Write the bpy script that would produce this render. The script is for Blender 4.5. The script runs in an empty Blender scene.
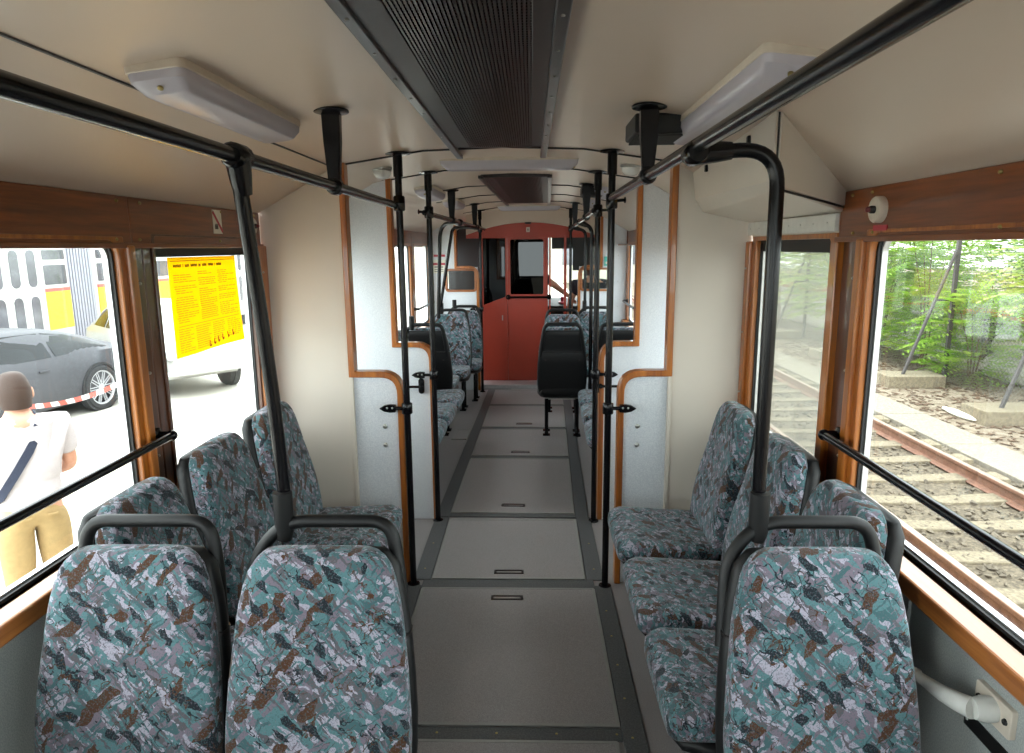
import bpy, bmesh, math, random
from math import sin, cos, pi, radians as rad
from mathutils import Vector, Matrix
random.seed(7)
SC = bpy.context.scene
COL = SC.collection
V = Vector
EXPOSURE, SKY_L, SKY_R = 2.9, 1.35, 1.0

# ------------------------------------------------------------------ helpers
def lin(h):
    h = h.lstrip('#'); o = []
    for i in (0, 2, 4):
        c = int(h[i:i+2], 16) / 255
        o.append(c / 12.92 if c <= .04045 else ((c + .055) / 1.055) ** 2.4)
    return (o[0], o[1], o[2], 1)

CAR = Matrix.Identity(4)                      # the car body that is being furnished
NEAR = Matrix.Identity(4)
FAR = Matrix.Translation((0, 3.87, 0)) @ Matrix.Rotation(-.024, 4, 'Z') @ Matrix.Translation((0, -3.87, 0))

def car(m):
    global CAR
    CAR = m

def tag(o, label=None, cat=None, group=None, kind=None):
    if label: o['label'] = label
    if cat: o['category'] = cat
    if group: o['group'] = group
    if kind: o['kind'] = kind
    return o

def thing(name, label, cat, loc=(0, 0, 0), rotz=0, group=None, kind=None):
    o = bpy.data.objects.new(name, None)
    COL.objects.link(o)
    o.empty_display_size = .1
    o.matrix_world = CAR @ Matrix.Translation(loc) @ Matrix.Rotation(rotz, 4, 'Z')
    return tag(o, label, cat, group, kind)

def copy_tree(o, parent=None):
    c = o.copy(); COL.objects.link(c)
    if parent is not None:
        c.parent = parent
    for ch in list(o.children):
        copy_tree(ch, c)
    return c

def place_copy(root, label, loc, rotz=0, group=None, scale=None):
    c = copy_tree(root)
    M = CAR @ Matrix.Translation(loc) @ Matrix.Rotation(rotz, 4, 'Z')
    if scale: M = M @ Matrix.Diagonal((*scale, 1))
    c.matrix_world = M
    c['label'] = label
    if group: c['group'] = group
    return c

def rrect(a0, a1, b0, b1, r, n=5):
    out = []
    for (ca, cb, s) in ((a1 - r, b1 - r, 0), (a0 + r, b1 - r, 1), (a0 + r, b0 + r, 2), (a1 - r, b0 + r, 3)):
        for i in range(n + 1):
            t = (s + i / n) * pi / 2
            out.append((ca + r * cos(t), cb + r * sin(t)))
    return out

def arc_path(pts, r, n=6):
    """polyline with its inner corners rounded to radius r (3D)"""
    P = [V(p) for p in pts]; out = [P[0]]
    for i in range(1, len(P) - 1):
        a, b, c = P[i-1], P[i], P[i+1]
        u = (a - b).normalized(); w = (c - b).normalized()
        rr = min(r, (a - b).length * .49, (c - b).length * .49)
        p0, p1 = b + u * rr, b + w * rr
        for k in range(n + 1):
            t = k / n
            out.append((p0 * (1 - t) + b * t) * (1 - t) + (b * (1 - t) + p1 * t) * t)
    out.append(P[-1])
    return out

class MB:
    def __init__(s): s.v = []; s.f = []
    def add(s, vs, fs):
        b = len(s.v); s.v += [tuple(p) for p in vs]
        s.f += [tuple(b + i for i in f) for f in fs]; return s
    def box(s, x0, x1, y0, y1, z0, z1):
        vs = [(x, y, z) for z in (z0, z1) for y in (y0, y1) for x in (x0, x1)]
        return s.add(vs, [(0, 2, 3, 1), (4, 5, 7, 6), (0, 1, 5, 4), (2, 6, 7, 3), (0, 4, 6, 2), (1, 3, 7, 5)])
    def cbox(s, c, d): return s.box(c[0]-d[0]/2, c[0]+d[0]/2, c[1]-d[1]/2, c[1]+d[1]/2, c[2]-d[2]/2, c[2]+d[2]/2)
    def obox(s, c, ax, ay, az):
        c, ax, ay, az = V(c), V(ax), V(ay), V(az)
        vs = [c + ax*i + ay*j + az*k for k in (-1, 1) for j in (-1, 1) for i in (-1, 1)]
        return s.add(vs, [(0, 2, 3, 1), (4, 5, 7, 6), (0, 1, 5, 4), (2, 6, 7, 3), (0, 4, 6, 2), (1, 3, 7, 5)])
    def loft(s, rings, caps=True, closed=False):
        n = len(rings[0]); vs = [p for r in rings for p in r]; fs = []
        m = len(rings)
        for i in range(m if closed else m - 1):
            for j in range(n):
                a = i*n + j; b = i*n + (j+1) % n; i2 = ((i+1) % m)*n
                fs.append((a, b, i2 + (j+1) % n, i2 + j))
        if caps and not closed:
            fs.append(tuple(range(n-1, -1, -1))); fs.append(tuple((m-1)*n + j for j in range(n)))
        return s.add(vs, fs)
    def prism(s, poly, axis, a, b):
        def P(p, t):
            return {'x': (t, p[0], p[1]), 'y': (p[0], t, p[1]), 'z': (p[0], p[1], t)}[axis]
        return s.loft([[P(p, a) for p in poly], [P(p, b) for p in poly]])
    def frame(s, outer, inner, axis, a, b):
        def P(p, t):
            return {'x': (t, p[0], p[1]), 'y': (p[0], t, p[1]), 'z': (p[0], p[1], t)}[axis]
        return s.loft([[P(p, a) for p in outer], [P(p, a) for p in inner], [P(p, b) for p in inner], [P(p, b) for p in outer]], caps=False, closed=True)
    def tube(s, pts, r, seg=10, caps=True):
        P = [V(p) for p in pts]; m = len(P)
        R = r if isinstance(r, (list, tuple)) else [r] * m
        T = []
        for i in range(m):
            t = (P[min(i+1, m-1)] - P[max(i-1, 0)])
            T.append(t.normalized() if t.length > 1e-9 else V((0, 0, 1)))
        up = V((0, 0, 1)) if abs(T[0].z) < .9 else V((1, 0, 0))
        n = (up - T[0] * up.dot(T[0])).normalized(); rings = []
        for i in range(m):
            n = (n - T[i] * n.dot(T[i])).normalized(); b = T[i].cross(n)
            rings.append([P[i] + (n * cos(2*pi*k/seg) + b * sin(2*pi*k/seg)) * R[i] for k in range(seg)])
        return s.loft(rings, caps)
    def lathe(s, prof, o=(0, 0, 0), d=(0, 0, 1), seg=20, ring=False):
        d = V(d).normalized(); o = V(o)
        up = V((0, 0, 1)) if abs(d.z) < .9 else V((1, 0, 0))
        n = (up - d * up.dot(d)).normalized(); b = d.cross(n)
        rings = [[o + d * h + (n * cos(2*pi*k/seg) + b * sin(2*pi*k/seg)) * max(r, 1e-4) for k in range(seg)] for r, h in prof]
        return s.loft(rings, closed=ring)
    def ell(s, c, rx, ry, rz, nu=14, nv=10):
        rings = []
        for i in range(nv + 1):
            t = -pi/2 + pi * i / nv
            rr = max(cos(t), .002)
            rings.append([(c[0] + rx*rr*cos(2*pi*k/nu), c[1] + ry*rr*sin(2*pi*k/nu), c[2] + rz*sin(t)) for k in range(nu)])
        return s.loft(rings)
    def xf(s, M, start=0):
        s.v[start:] = [tuple(M @ V(p)) for p in s.v[start:]]; return s
    def build_each(s, name, mat, parent=None, **kw):
        """every separate piece of this builder becomes an object of its own"""
        par = list(range(len(s.v)))
        def find(i):
            while par[i] != i: par[i] = par[par[i]]; i = par[i]
            return i
        for f in s.f:
            for k in f[1:]: par[find(k)] = find(f[0])
        gr = {}
        for f in s.f: gr.setdefault(find(f[0]), []).append(f)
        out = []
        for fs in gr.values():
            ids = sorted({i for f in fs for i in f}); mp = {i: k for k, i in enumerate(ids)}
            m = MB(); m.add([s.v[i] for i in ids], [[mp[i] for i in f] for f in fs])
            out.append(m.build(name, mat, parent, **kw))
        return out
    def build(s, name, mat, parent=None, bevel=0, smooth=40, kind=None, center=True):
        me = bpy.data.meshes.new(name)
        vs = s.v; off = V((0, 0, 0))
        if parent is None and center and vs:
            xs = [p[0] for p in vs]; ys = [p[1] for p in vs]; zs = [p[2] for p in vs]
            off = V(((min(xs)+max(xs))/2, (min(ys)+max(ys))/2, min(zs)))
            vs = [(p[0]-off.x, p[1]-off.y, p[2]-off.z) for p in vs]
        me.from_pydata(vs, [], s.f); me.update()
        bm = bmesh.new(); bm.from_mesh(me)
        bmesh.ops.recalc_face_normals(bm, faces=bm.faces[:])
        bm.to_mesh(me); bm.free()
        if smooth:
            me.polygons.foreach_set('use_smooth', [True] * len(me.polygons))
            me.set_sharp_from_angle(angle=rad(smooth))
        o = bpy.data.objects.new(name, me); COL.objects.link(o)
        if mat: me.materials.append(mat)
        if parent is not None: o.parent = parent
        else: o.matrix_world = CAR @ Matrix.Translation(off)
        if bevel:
            m = o.modifiers.new('edge', 'BEVEL'); m.width = bevel; m.segments = 2; m.limit_method = 'ANGLE'; m.angle_limit = rad(40)
        if kind: o['kind'] = kind
        return o

# ------------------------------------------------------------------ materials
class N:
    """small node-graph writer"""
    def __init__(s, name):
        s.m = bpy.data.materials.new(name); s.m.use_nodes = True
        s.t = s.m.node_tree; s.b = s.t.nodes['Principled BSDF']; s.out = s.t.nodes['Material Output']
    def n(s, typ, **kw):
        x = s.t.nodes.new('ShaderNode' + typ)
        for k, v in kw.items(): setattr(x, k, v)
        return x
    def l(s, a, b): s.t.links.new(a, b)
    def val(s, inp, v):
        if hasattr(v, 'is_output'): s.l(v, inp)
        else: inp.default_value = v
    def coord(s, scale=(1, 1, 1), which='Object', rnd=False, rot=(0, 0, 0)):
        tc = s.n('TexCoord'); mp = s.n('Mapping')
        mp.inputs['Scale'].default_value = scale; mp.inputs['Rotation'].default_value = rot
        s.l(tc.outputs[which], mp.inputs['Vector'])
        if rnd:
            oi = s.n('ObjectInfo'); mu = s.n('VectorMath', operation='SCALE')
            cb = s.n('CombineXYZ'); s.l(oi.outputs['Random'], cb.inputs[0]); s.l(oi.outputs['Random'], cb.inputs[2]); s.l(cb.outputs[0], mu.inputs[0]); mu.inputs['Scale'].default_value = 37
            s.l(mu.outputs[0], mp.inputs['Location'])
        return mp.outputs[0]
    def noise(s, vec, scale, detail=3, rough=.55, dist=0):
        x = s.n('TexNoise'); s.l(vec, x.inputs['Vector']); x.inputs['Scale'].default_value = scale
        x.inputs['Detail'].default_value = detail; x.inputs['Roughness'].default_value = rough; x.inputs['Distortion'].default_value = dist
        return x
    def ramp(s, fac, stops, interp='LINEAR'):
        r = s.n('ValToRGB'); r.color_ramp.interpolation = interp; e = r.color_ramp.elements
        while len(e) < len(stops): e.new(.5)
        for k, (p, c) in enumerate(stops): e[k].position = p; e[k].color = c
        s.l(fac, r.inputs[0]); return r.outputs[0]
    def mix(s, fac, a, b, blend='MIX'):
        x = s.n('Mix', data_type='RGBA', blend_type=blend)
        s.val(x.inputs[0], fac); s.val(x.inputs[6], a); s.val(x.inputs[7], b); return x.outputs[2]
    def bump(s, h, strength=.2, dist=.005):
        x = s.n('Bump'); x.inputs['Strength'].default_value = strength; x.inputs['Distance'].default_value = dist
        s.l(h, x.inputs['Height']); s.l(x.outputs[0], s.b.inputs['Normal'])
    def fin(s, col=None, rough=None, metal=None, spec=None, coat=None):
        for k, v in (('Base Color', col), ('Roughness', rough), ('Metallic', metal), ('Specular IOR Level', spec), ('Coat Weight', coat)):
            if v is not None: s.val(s.b.inputs[k], v)
        return s.m

def plain(name, h, rough=.5, metal=0, var=.06, scale=30, bump=0, spec=.5, coat=0):
    g = N(name); c = lin(h)
    vec = g.coord()
    nz = g.noise(vec, scale)
    d = tuple(max(0, x * (1 - var)) for x in c[:3]) + (1,); u = tuple(min(1, x * (1 + var)) for x in c[:3]) + (1,)
    col = g.ramp(nz.outputs[0], [(.3, d), (.7, u)])
    if bump: g.bump(nz.outputs[0], bump, .003)
    return g.fin(col, rough, metal, spec, coat)

def wood(name, dark, light, axis, rough=.32):
    g = N(name)
    sc = {'x': (1.2, 22, 22), 'y': (22, 1.2, 22), 'z': (22, 22, 1.2)}[axis]
    vec = g.coord(sc)
    nz = g.noise(vec, 1.6, 5, .6, .6)
    fine = g.noise(g.coord(tuple(k * 5 for k in sc)), 1.0, 2)
    col = g.ramp(nz.outputs[0], [(.3, lin(dark)), (.7, lin(light))])
    col = g.mix(.25, col, g.ramp(fine.outputs[0], [(.35, lin(dark)), (.6, lin(light))]))
    g.bump(fine.outputs[0], .08, .002)
    return g.fin(col, rough, 0, .5, .35)

def fabric(name):
    g = N(name)
    base = g.coord(rnd=True)
    n1 = g.noise(base, 15, 2, .6); n2 = g.noise(base, 120, 2)
    a1 = g.n('VectorMath', operation='MULTIPLY_ADD'); g.l(n1.outputs['Color'], a1.inputs[0]); a1.inputs[1].default_value = (.030,)*3; g.l(base, a1.inputs[2])
    a2 = g.n('VectorMath', operation='MULTIPLY_ADD'); g.l(n2.outputs['Color'], a2.inputs[0]); a2.inputs[1].default_value = (.006,)*3; g.l(a1.outputs[0], a2.inputs[2])
    co = a2.outputs[0]
    def mapped(rot, scale, seed):
        r = g.n('Mapping'); r.inputs['Rotation'].default_value = rot; g.l(co, r.inputs['Vector'])
        m = g.n('Mapping'); m.inputs['Scale'].default_value = scale; m.inputs['Location'].default_value = (seed, seed*1.7, seed*.6); g.l(r.outputs[0], m.inputs['Vector'])
        return m.outputs[0]
    def cells(rot, scale, seed):
        v = g.n('TexVoronoi'); v.inputs['Scale'].default_value = 1; g.l(mapped(rot, scale, seed), v.inputs['Vector'])
        sp = g.n('SeparateColor'); g.l(v.outputs['Color'], sp.inputs[0]); return sp.outputs
    def streak(rot, scale, seed, lo, w=None):
        n = g.noise(mapped(rot, scale, seed), 1, 2, .5)
        if w is None: return g.ramp(n.outputs[0], [(0, (0, 0, 0, 1)), (lo, (1, 1, 1, 1))], 'CONSTANT')
        return g.ramp(n.outputs[0], [(0, (0, 0, 0, 1)), (lo, (1, 1, 1, 1)), (lo + w, (0, 0, 0, 1))], 'CONSTANT')
    teal, teal2, lil, white, rust, navy, grey = [lin(k) for k in ('4c6d72', '38565a', '6a606c', '94909d', '432918', '161b22', '504c51')]
    c1 = cells((.35, .75, .3), (48, 40, 12), 1.3)
    col = g.ramp(c1[0], [(0, teal), (.28, lil), (.42, teal2), (.56, grey), (.68, teal), (.80, white), (.90, teal2)], 'CONSTANT')
    col = g.mix(streak((.4, -.85, .35), (62, 40, 8), 3.1, .555), col, lil)
    col = g.mix(streak((.3, .8, -.3), (66, 46, 9), 8.4, .565), col, teal)
    col = g.mix(streak((-.5, .85, .5), (90, 60, 9), 5.9, .575), col, white)
    col = g.mix(streak((.5, .75, .2), (110, 60, 12), 15.9, .60), col, grey)
    col = g.mix(streak((.2, -.8, .2), (120, 60, 13), 21.9, .61), col, teal2)
    c2 = cells((.6, -.7, .6), (56, 44, 16), 4.4)
    col = g.mix(g.ramp(c2[1], [(0, (0, 0, 0, 1)), (.885, (1, 1, 1, 1))], 'CONSTANT'), col, rust)
    c3 = cells((-.4, .6, -.8), (60, 46, 15), 9.2)
    col = g.mix(g.ramp(c3[1], [(0, (0, 0, 0, 1)), (.91, (1, 1, 1, 1))], 'CONSTANT'), col, navy)
    line = streak((.2, .7, .5), (30, 26, 15), 2.2, .49, .022)
    msk = streak((.1, .2, .3), (11, 11, 11), 6.6, .52)
    col = g.mix(g.mix(1, line, msk, 'MULTIPLY'), col, navy)
    line = streak((-.3, -.7, .4), (36, 30, 17), 12.2, .50, .022)
    msk = streak((.1, .2, .3), (12, 12, 12), 16.6, .53)
    col = g.mix(g.mix(1, line, msk, 'MULTIPLY'), col, rust)
    d1 = g.noise(base, 300, 1)
    col = g.mix(g.ramp(d1.outputs[0], [(.55, (0, 0, 0, 1)), (.62, (.5, .5, .5, 1))]), col, teal2)
    d2 = g.noise(base, 240, 1)
    col = g.mix(g.ramp(d2.outputs[0], [(.60, (0, 0, 0, 1)), (.66, (.45, .45, .45, 1))]), col, lil)
    g.bump(d1.outputs[0], .25, .002)
    g.b.inputs['Sheen Weight'].default_value = .15
    return g.fin(col, .92, 0, .2)

def glass(name, tint='f4f8f6', haze=0.0, hazecol='d8dcd6', refl=1.0):
    m = bpy.data.materials.new(name); m.use_nodes = True; t = m.node_tree
    for x in list(t.nodes): t.nodes.remove(x)
    out = t.nodes.new('ShaderNodeOutputMaterial'); tr = t.nodes.new('ShaderNodeBsdfTransparent'); gl = t.nodes.new('ShaderNodeBsdfGlossy')
    tr.inputs[0].default_value = lin(tint); gl.inputs['Roughness'].default_value = .01
    lw = t.nodes.new('ShaderNodeLayerWeight'); lw.inputs[0].default_value = .18
    cl = t.nodes.new('ShaderNodeMath'); cl.operation = 'MULTIPLY_ADD'; cl.inputs[1].default_value = .55 * refl; cl.inputs[2].default_value = .02 * refl
    t.links.new(lw.outputs['Fresnel'], cl.inputs[0])
    mx = t.nodes.new('ShaderNodeMixShader'); t.links.new(cl.outputs[0], mx.inputs[0])
    if haze:
        df = t.nodes.new('ShaderNodeBsdfDiffuse'); df.inputs[0].default_value = lin(hazecol)
        tl = t.nodes.new('ShaderNodeBsdfTranslucent'); tl.inputs[0].default_value = lin(hazecol)
        a = t.nodes.new('ShaderNodeMixShader'); a.inputs[0].default_value = .6; t.links.new(df.outputs[0], a.inputs[1]); t.links.new(tl.outputs[0], a.inputs[2])
        h = t.nodes.new('ShaderNodeMixShader'); h.inputs[0].default_value = haze
        t.links.new(tr.outputs[0], h.inputs[1]); t.links.new(a.outputs[0], h.inputs[2]); t.links.new(h.outputs[0], mx.inputs[1])
    else:
        t.links.new(tr.outputs[0], mx.inputs[1])
    t.links.new(gl.outputs[0], mx.inputs[2]); t.links.new(mx.outputs[0], out.inputs[0])
    return m

def speckle(name, base, alt, scale=420, rough=.5, amt=.5, bump=.05, big=.0):
    g = N(name); vec = g.coord()
    nz = g.noise(vec, scale, 2)
    col = g.ramp(nz.outputs[0], [(.4, lin(base)), (.62, lin(alt))])
    if big:
        w = g.noise(vec, 2.2, 5, .6)
        col = g.mix(g.ramp(w.outputs[0], [(.35, (0, 0, 0, 1)), (.75, (big, big, big, 1))]), col, lin(alt))
    g.bump(nz.outputs[0], bump, .001)
    return g.fin(col, rough, 0, .4)

M = {}
M['cream'] = plain('cream_panel', 'cbc3b8', .42, var=.03, scale=3)
M['ceiling'] = plain('ceiling_panel', 'bcac9d', .36, var=.03, scale=2.5)
M['laminate'] = speckle('speckled_laminate', 'c3c8cf', 'd6dade', 260, .45)
M['greywall'] = speckle('grey_laminate', '8e9290', 'a2a5a2', 300, .5)
M['floor'] = speckle('grey_rubber_floor', '716c6c', '888383', 380, .5, big=.35)
M['strip'] = speckle('black_rubber_strip', '414243', '515152', 160, .55)
M['floor2'] = plain('worn_hatch_rim', '7d7c79', .5)
M['brass'] = plain('brass_screw', '9a8a5a', .35, .8)
M['woody'] = wood('varnished_wood_lengthwise', '4f2309', '86461a', 'y')  # header wood darker than the trims: stain plus backlit shade in the colour
M['woodt'] = wood('varnished_wood_upright', '74380f', 'b36c26', 'z')
M['woodx'] = wood('varnished_wood_edging', '6d3412', 'a9662c', 'x')
M['woodd'] = wood('dark_wood_upright', '371a0b', '5d3013', 'z')
M['woods'] = wood('light_wood_sill', '7d431b', 'b0713a', 'y')
M['black'] = plain('black_enamel_tube', '08070a', .22, 0, var=.1, spec=.25)
M['plastic'] = plain('black_moulded_plastic', '0b0b0c', .5, var=.08, scale=200, bump=.06, spec=.35)
M['rubber'] = plain('black_rubber', '151516', .6)
M['grille'] = plain('dark_grille_metal', '241f1e', .4, .3, var=.12)
M['grilletrim'] = plain('dark_polished_trim', '2a2625', .3, .5)
M['fabric'] = fabric('seat_fabric')
M['steel'] = plain('steel_screw', 'a8a8a4', .3, .9)
M['whitemetal'] = plain('white_painted_metal', 'c9c9c4', .4)
M['alu'] = plain('bare_aluminium', 'c8c9ca', .35, .85)
M['glass'] = glass('window_glass', refl=.2)
M['haze'] = glass('dusty_window_glass', 'f0f3ee', .16)
M['darkglass'] = glass('dark_cab_glass', '040404', 0, refl=1.3)  # near-black tint puts the dark of the curtained cab into the glass
M['red'] = plain('red_painted_metal', '9a3320', .38, var=.06, scale=6)
M['redp'] = plain('red_plastic', 'a51c33', .4)
M['darkred'] = plain('dark_red_button', '5b0d14', .35)
M['ivory'] = plain('ivory_plastic', 'c2b7a9', .4)
M['paper'] = plain('white_card', 'd5d2c4', .6)
M['ink'] = plain('printed_ink', '4a3206', .7)
M['rink'] = plain('brown_red_ink', '7a2408', .7)
def translucent(name, h, fac=.5, rough=.35):
    g = N(name); g.fin(lin(h), rough)
    tl = g.n('BsdfTranslucent'); tl.inputs[0].default_value = lin(h)
    mx = g.n('MixShader'); mx.inputs[0].default_value = fac
    g.l(g.b.outputs[0], mx.inputs[1]); g.l(tl.outputs[0], mx.inputs[2]); g.l(mx.outputs[0], g.out.inputs[0])
    return g.m
M['yellow'] = translucent('yellow_poster_paper', 'f2cc14', .7, .6)
M['lens'] = translucent('milky_lamp_lens', 'c4c0ca', .3, .25)
M['lens2'] = plain('clear_lamp_glass', 'c9cac8', .12, 0)
M['skin'] = plain('skin', 'c08a70', .55, var=.08)
M['hair'] = plain('brown_hair', '301a0c', .7, var=.35, scale=160, bump=.4)
M['navy'] = plain('navy_cloth', '23283a', .85)
M['shirt'] = plain('white_shirt_cloth', 'b9b0b2', .9, var=.04)
M['khaki'] = plain('khaki_trousers', '9c8258', .9, var=.08)
M['shoe'] = plain('dark_shoe', '2e2b2a', .6)
M['dshirt'] = plain('dark_work_shirt', '22242c', .9)
M['eye'] = plain('eye_white', 'e8e6e0', .2)
# ------------------------------------------------------------------ the tram's shell
CZ = [(-1.085, 1.757), (-.745, 1.95), (-.70, 1.965), (-.35, 2.018), (0, 2.03), (.35, 2.018), (.70, 1.965), (.745, 1.95), (1.085, 1.757)]
def ceil_poly():
    return CZ + [(1.16, 1.80), (.78, 2.06), (0, 2.11), (-.78, 2.06), (-1.16, 1.80)]
def ceil_z(x):
    for (a, za), (b, zb) in zip(CZ, CZ[1:]):
        if a <= x <= b: return za + (zb - za) * (x - a) / (b - a)
    return 1.757
def strct(o, label, cat):
    return tag(o, label, cat, kind='structure')

def seams(name, ys, label):
    b = MB()
    for y in ys:
        pts = [(x, z) for x, z in CZ if abs(x) < .74]
        poly = [(x, z - .006) for x, z in pts] + [(x, z + .004) for x, z in reversed(pts)]
        b.prism(poly, 'y', y - .008, y + .008)
    return strct(b.build(name, M['rubber']), label, 'ceiling trim')

car(NEAR)
YB, Y1, Y2 = -3.3, 3.10, 3.87
c = strct(MB().prism(ceil_poly(), 'y', YB, Y1).build('ceiling', M['ceiling'], smooth=20), 'cream curved ceiling with sloping sides over the nearest compartment', 'ceiling')
# screws in the sloping ceiling panels
def screw(parent, p, d, r=.008, mat='steel', name='screw'):
    inv = parent.matrix_world.inverted()
    q = inv @ V(p)
    MB().lathe([(r, -.001), (r, .003), (r*.6, .006), (.0005, .0065)], q, d, 10).build(name, M[mat], parent)
for sx, ys in ((-1, (1.45, 2.02, 2.13, 2.45, 2.72)), (1, (1.5, 2.16))):
    for y in ys:
        screw(c, (sx * .80, y, 1.933), (-sx * .52, 0, -.85))
b = MB()
for sx in (-1, 1):
    b.obox((sx*.745, (YB+Y1)/2, 1.951), (.0035, 0, 0), (0, (Y1-YB)/2, 0), (0, 0, .004))
strct(b.build('trim_1', M['strip'], smooth=0), 'thin dark joint lines where flat ceiling meets the sloping sides', 'ceiling trim')

floor = strct(MB().box(-1.14, 1.14, YB, 3.03, -.05, 0).build('floor', M['floor'], smooth=0), 'speckled grey rubber floor of the nearest compartment', 'floor')
strct(MB().box(-1.0, 1.0, 3.03, 3.87, -.05, 0).build('floor_vestibule', M['floor'], smooth=0), 'speckled grey rubber floor between the two pairs of poles', 'floor')

def side_walls(s, side, y0, y1, wins, pref):
    """a side wall with openings wins=[(y0,y1)] between sill and header"""
    x0, x1 = sorted((s*1.07, s*1.13))
    b = MB().box(x0, x1, y0, y1, -.3, .735)
    strct(b.build('wall_' + side, M['greywall'], smooth=0), 'grey laminate side wall below the %s windows of %s' % (side.split('_')[0], pref), 'wall')
    xo0, xo1 = sorted((s*1.075, s*1.135))
    h = MB().box(xo0, xo1, y0, y1, 1.605, 1.78)
    return h

def header(s, name, y0, y1, cuts, label):
    x0, x1 = sorted((s*1.078, s*1.15))
    b = MB(); ys = [y0] + cuts + [y1]
    for a, c2 in zip(ys, ys[1:]):
        b.box(x0, x1, a + .0015, c2 - .0015, 1.615, 1.757)
    o = b.build(name, M['woody'], bevel=.003, smooth=0)
    l = MB().box(*sorted((s*1.066, s*1.09)), y0, y1, 1.606, 1.622)
    inv = o.matrix_world.inverted(); l.xf(inv)
    l.build('lower_lip', M['woody'], o, bevel=.003, smooth=0)
    for y in [k for k in (.3, .9, 1.45, 1.98, 2.1, 2.65, 2.98) if y0 < k < y1]:
        for z in (1.742, 1.632):
            screw(o, (s*1.078, y + (.02 if z > 1.7 else 0), z), (-s, 0, 0), .005, 'brass')
    return strct(o, label, 'wall')

def pillar(s, name, parts, label):
    """parts=[(y0,y1,xin,mat)] upright boards of one window pillar"""
    root = None
    for (y0, y1, xin, m, nm) in parts:
        b = MB().box(*sorted((s*xin, s*1.120)), y0, y1, .78, 1.615)
        if root is None:
            root = b.build(name, M[m], bevel=.006, smooth=0); inv = root.matrix_world.inverted()
        else:
            b.xf(inv); b.build(nm, M[m], root, bevel=.006, smooth=0)
    for z in (.95, 1.22, 1.5):
        screw(root, (s*parts[0][2], (parts[0][0]+parts[0][1])/2, z), (-s, 0, 0), .005, 'steel')
    return strct(root, label, 'wall')

WN = [0]
def window(s, y0, y1, z0, z1, label, r=.05, w=.030, mat='glass', vent=False, wood='woodt', gasket=.009, topband=0):
    WN[0] += 1
    root = thing('window_%d' % WN[0], label, 'window', (s*1.1, (y0+y1)/2, z0), kind='structure')
    yc = (y0+y1)/2
    Y0, Y1_, Z1 = y0-yc, y1-yc, z1-z0
    xi, xo = sorted((-s*.024, s*.009))
    MB().frame(rrect(Y0, Y1_, 0, Z1, .004), rrect(Y0+w, Y1_-w, w*.6, Z1-w*.35, r), 'x', xi, xo).build('window_frame', M[wood], root, bevel=.004, smooth=30)
    MB().frame(rrect(Y0+w*.98, Y1_-w*.98, w*.58, Z1-w*.33, r), rrect(Y0+w+gasket, Y1_-w-gasket, w*.6+gasket, Z1-w*.35-gasket, r*.8), 'x', *sorted((-s*.006, s*.016))).build('rubber_gasket', M['rubber'], root, smooth=30)
    MB().frame(rrect(Y0+w+gasket*.9, Y1_-w-gasket*.9, w*.6+gasket*.9, Z1-w*.35-gasket*.9, r*.8), rrect(Y0+w+gasket*1.6, Y1_-w-gasket*1.6, w*.6+gasket*1.6, Z1-w*.35-gasket*1.6, r*.8), 'x', *sorted((s*.004, s*.020))).build('metal_edge', M['alu'], root, smooth=30)
    MB().prism(rrect(Y0+w, Y1_-w, w*.6, Z1-w*.35, r), 'x', *sorted((s*.010, s*.015))).build('glass_pane', M[mat], root, smooth=0)
    if topband:
        MB().box(*sorted((-s*.0, s*.03)), Y0+w, Y1_-w, Z1-w*.35-topband, Z1-w*.3).build('vent_sash', M['rubber'], root, bevel=.003, smooth=0)
    return root

for s, side in ((-1, 'left'), (1, 'right')):
    x0, x1 = sorted((s*1.07, s*1.13))
    strct(MB().box(x0, x1, YB, 3.06, -.3, .756).build('wall_' + side, M['greywall'], smooth=0), 'grey laminate wall panel below the big %s window and its sill' % side, 'wall')
    o = MB().box(*sorted((s*1.025, s*1.118)), YB, 3.055, .757, .806).build('trim_sill_' + side, M['woods'], bevel=.006, smooth=0)
    strct(o, 'polished wooden sill running below the %s windows' % side, 'window sill')
    # upright cover strips on the lower wall
    b = MB()
    for y in (.55, 1.62, 2.6):
        b.box(*sorted((s*1.062, s*1.071)), y-.02, y+.02, 0, .75)
    o = b.build('trim_strip_' + side, M['greywall'], bevel=.002, smooth=0)
    for y in (.55, 1.62, 2.6):
        for z in (.6, .3): screw(o, (s*1.062, y, z), (-s, 0, 0), .005)
    strct(o, 'narrow grey cover strips screwed over the wall panel joints under the %s sill' % side, 'wall trim')
    strct(MB().box(*sorted((s*.985, s*1.07)), YB, 3.05, 0, .10).build('baseboard_' + side, M['strip'], bevel=.01, smooth=0), 'black kick rail along the floor under the %s windows' % side, 'baseboard')
    pillar(s, 'wall_pillar_' + side, [(2.05, 2.115, 1.082, 'woodd', 'a'), (2.01, 2.05, 1.062, 'woodt', 'front_edging'), (2.115, 2.205 if s > 0 else 2.168, 1.098 if s > 0 else 1.082, 'woodd', 'dark_board')], 'dark varnished wooden pillar between the big and the narrow %s windows' % side)
    pillar(s, 'wall_post_' + side, [(.18, .42, 1.07, 'woodd', 'a')], 'dark wooden post at the near end of the big %s window' % side)
    pillar(s, 'wall_end_pillar_' + side, [(3.02 if s > 0 else 2.945, 3.075, 1.06, 'woodt', 'a')], 'upright wooden board at the far end of the narrow %s window' % side)
header(-1, 'wall_header_left', YB, 3.06, [.2, 2.06], 'dark brown wooden header board above the left windows')
header(1, 'wall_header_right', YB, 2.2, [.2], 'brown wooden header board above the big right window')
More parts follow.
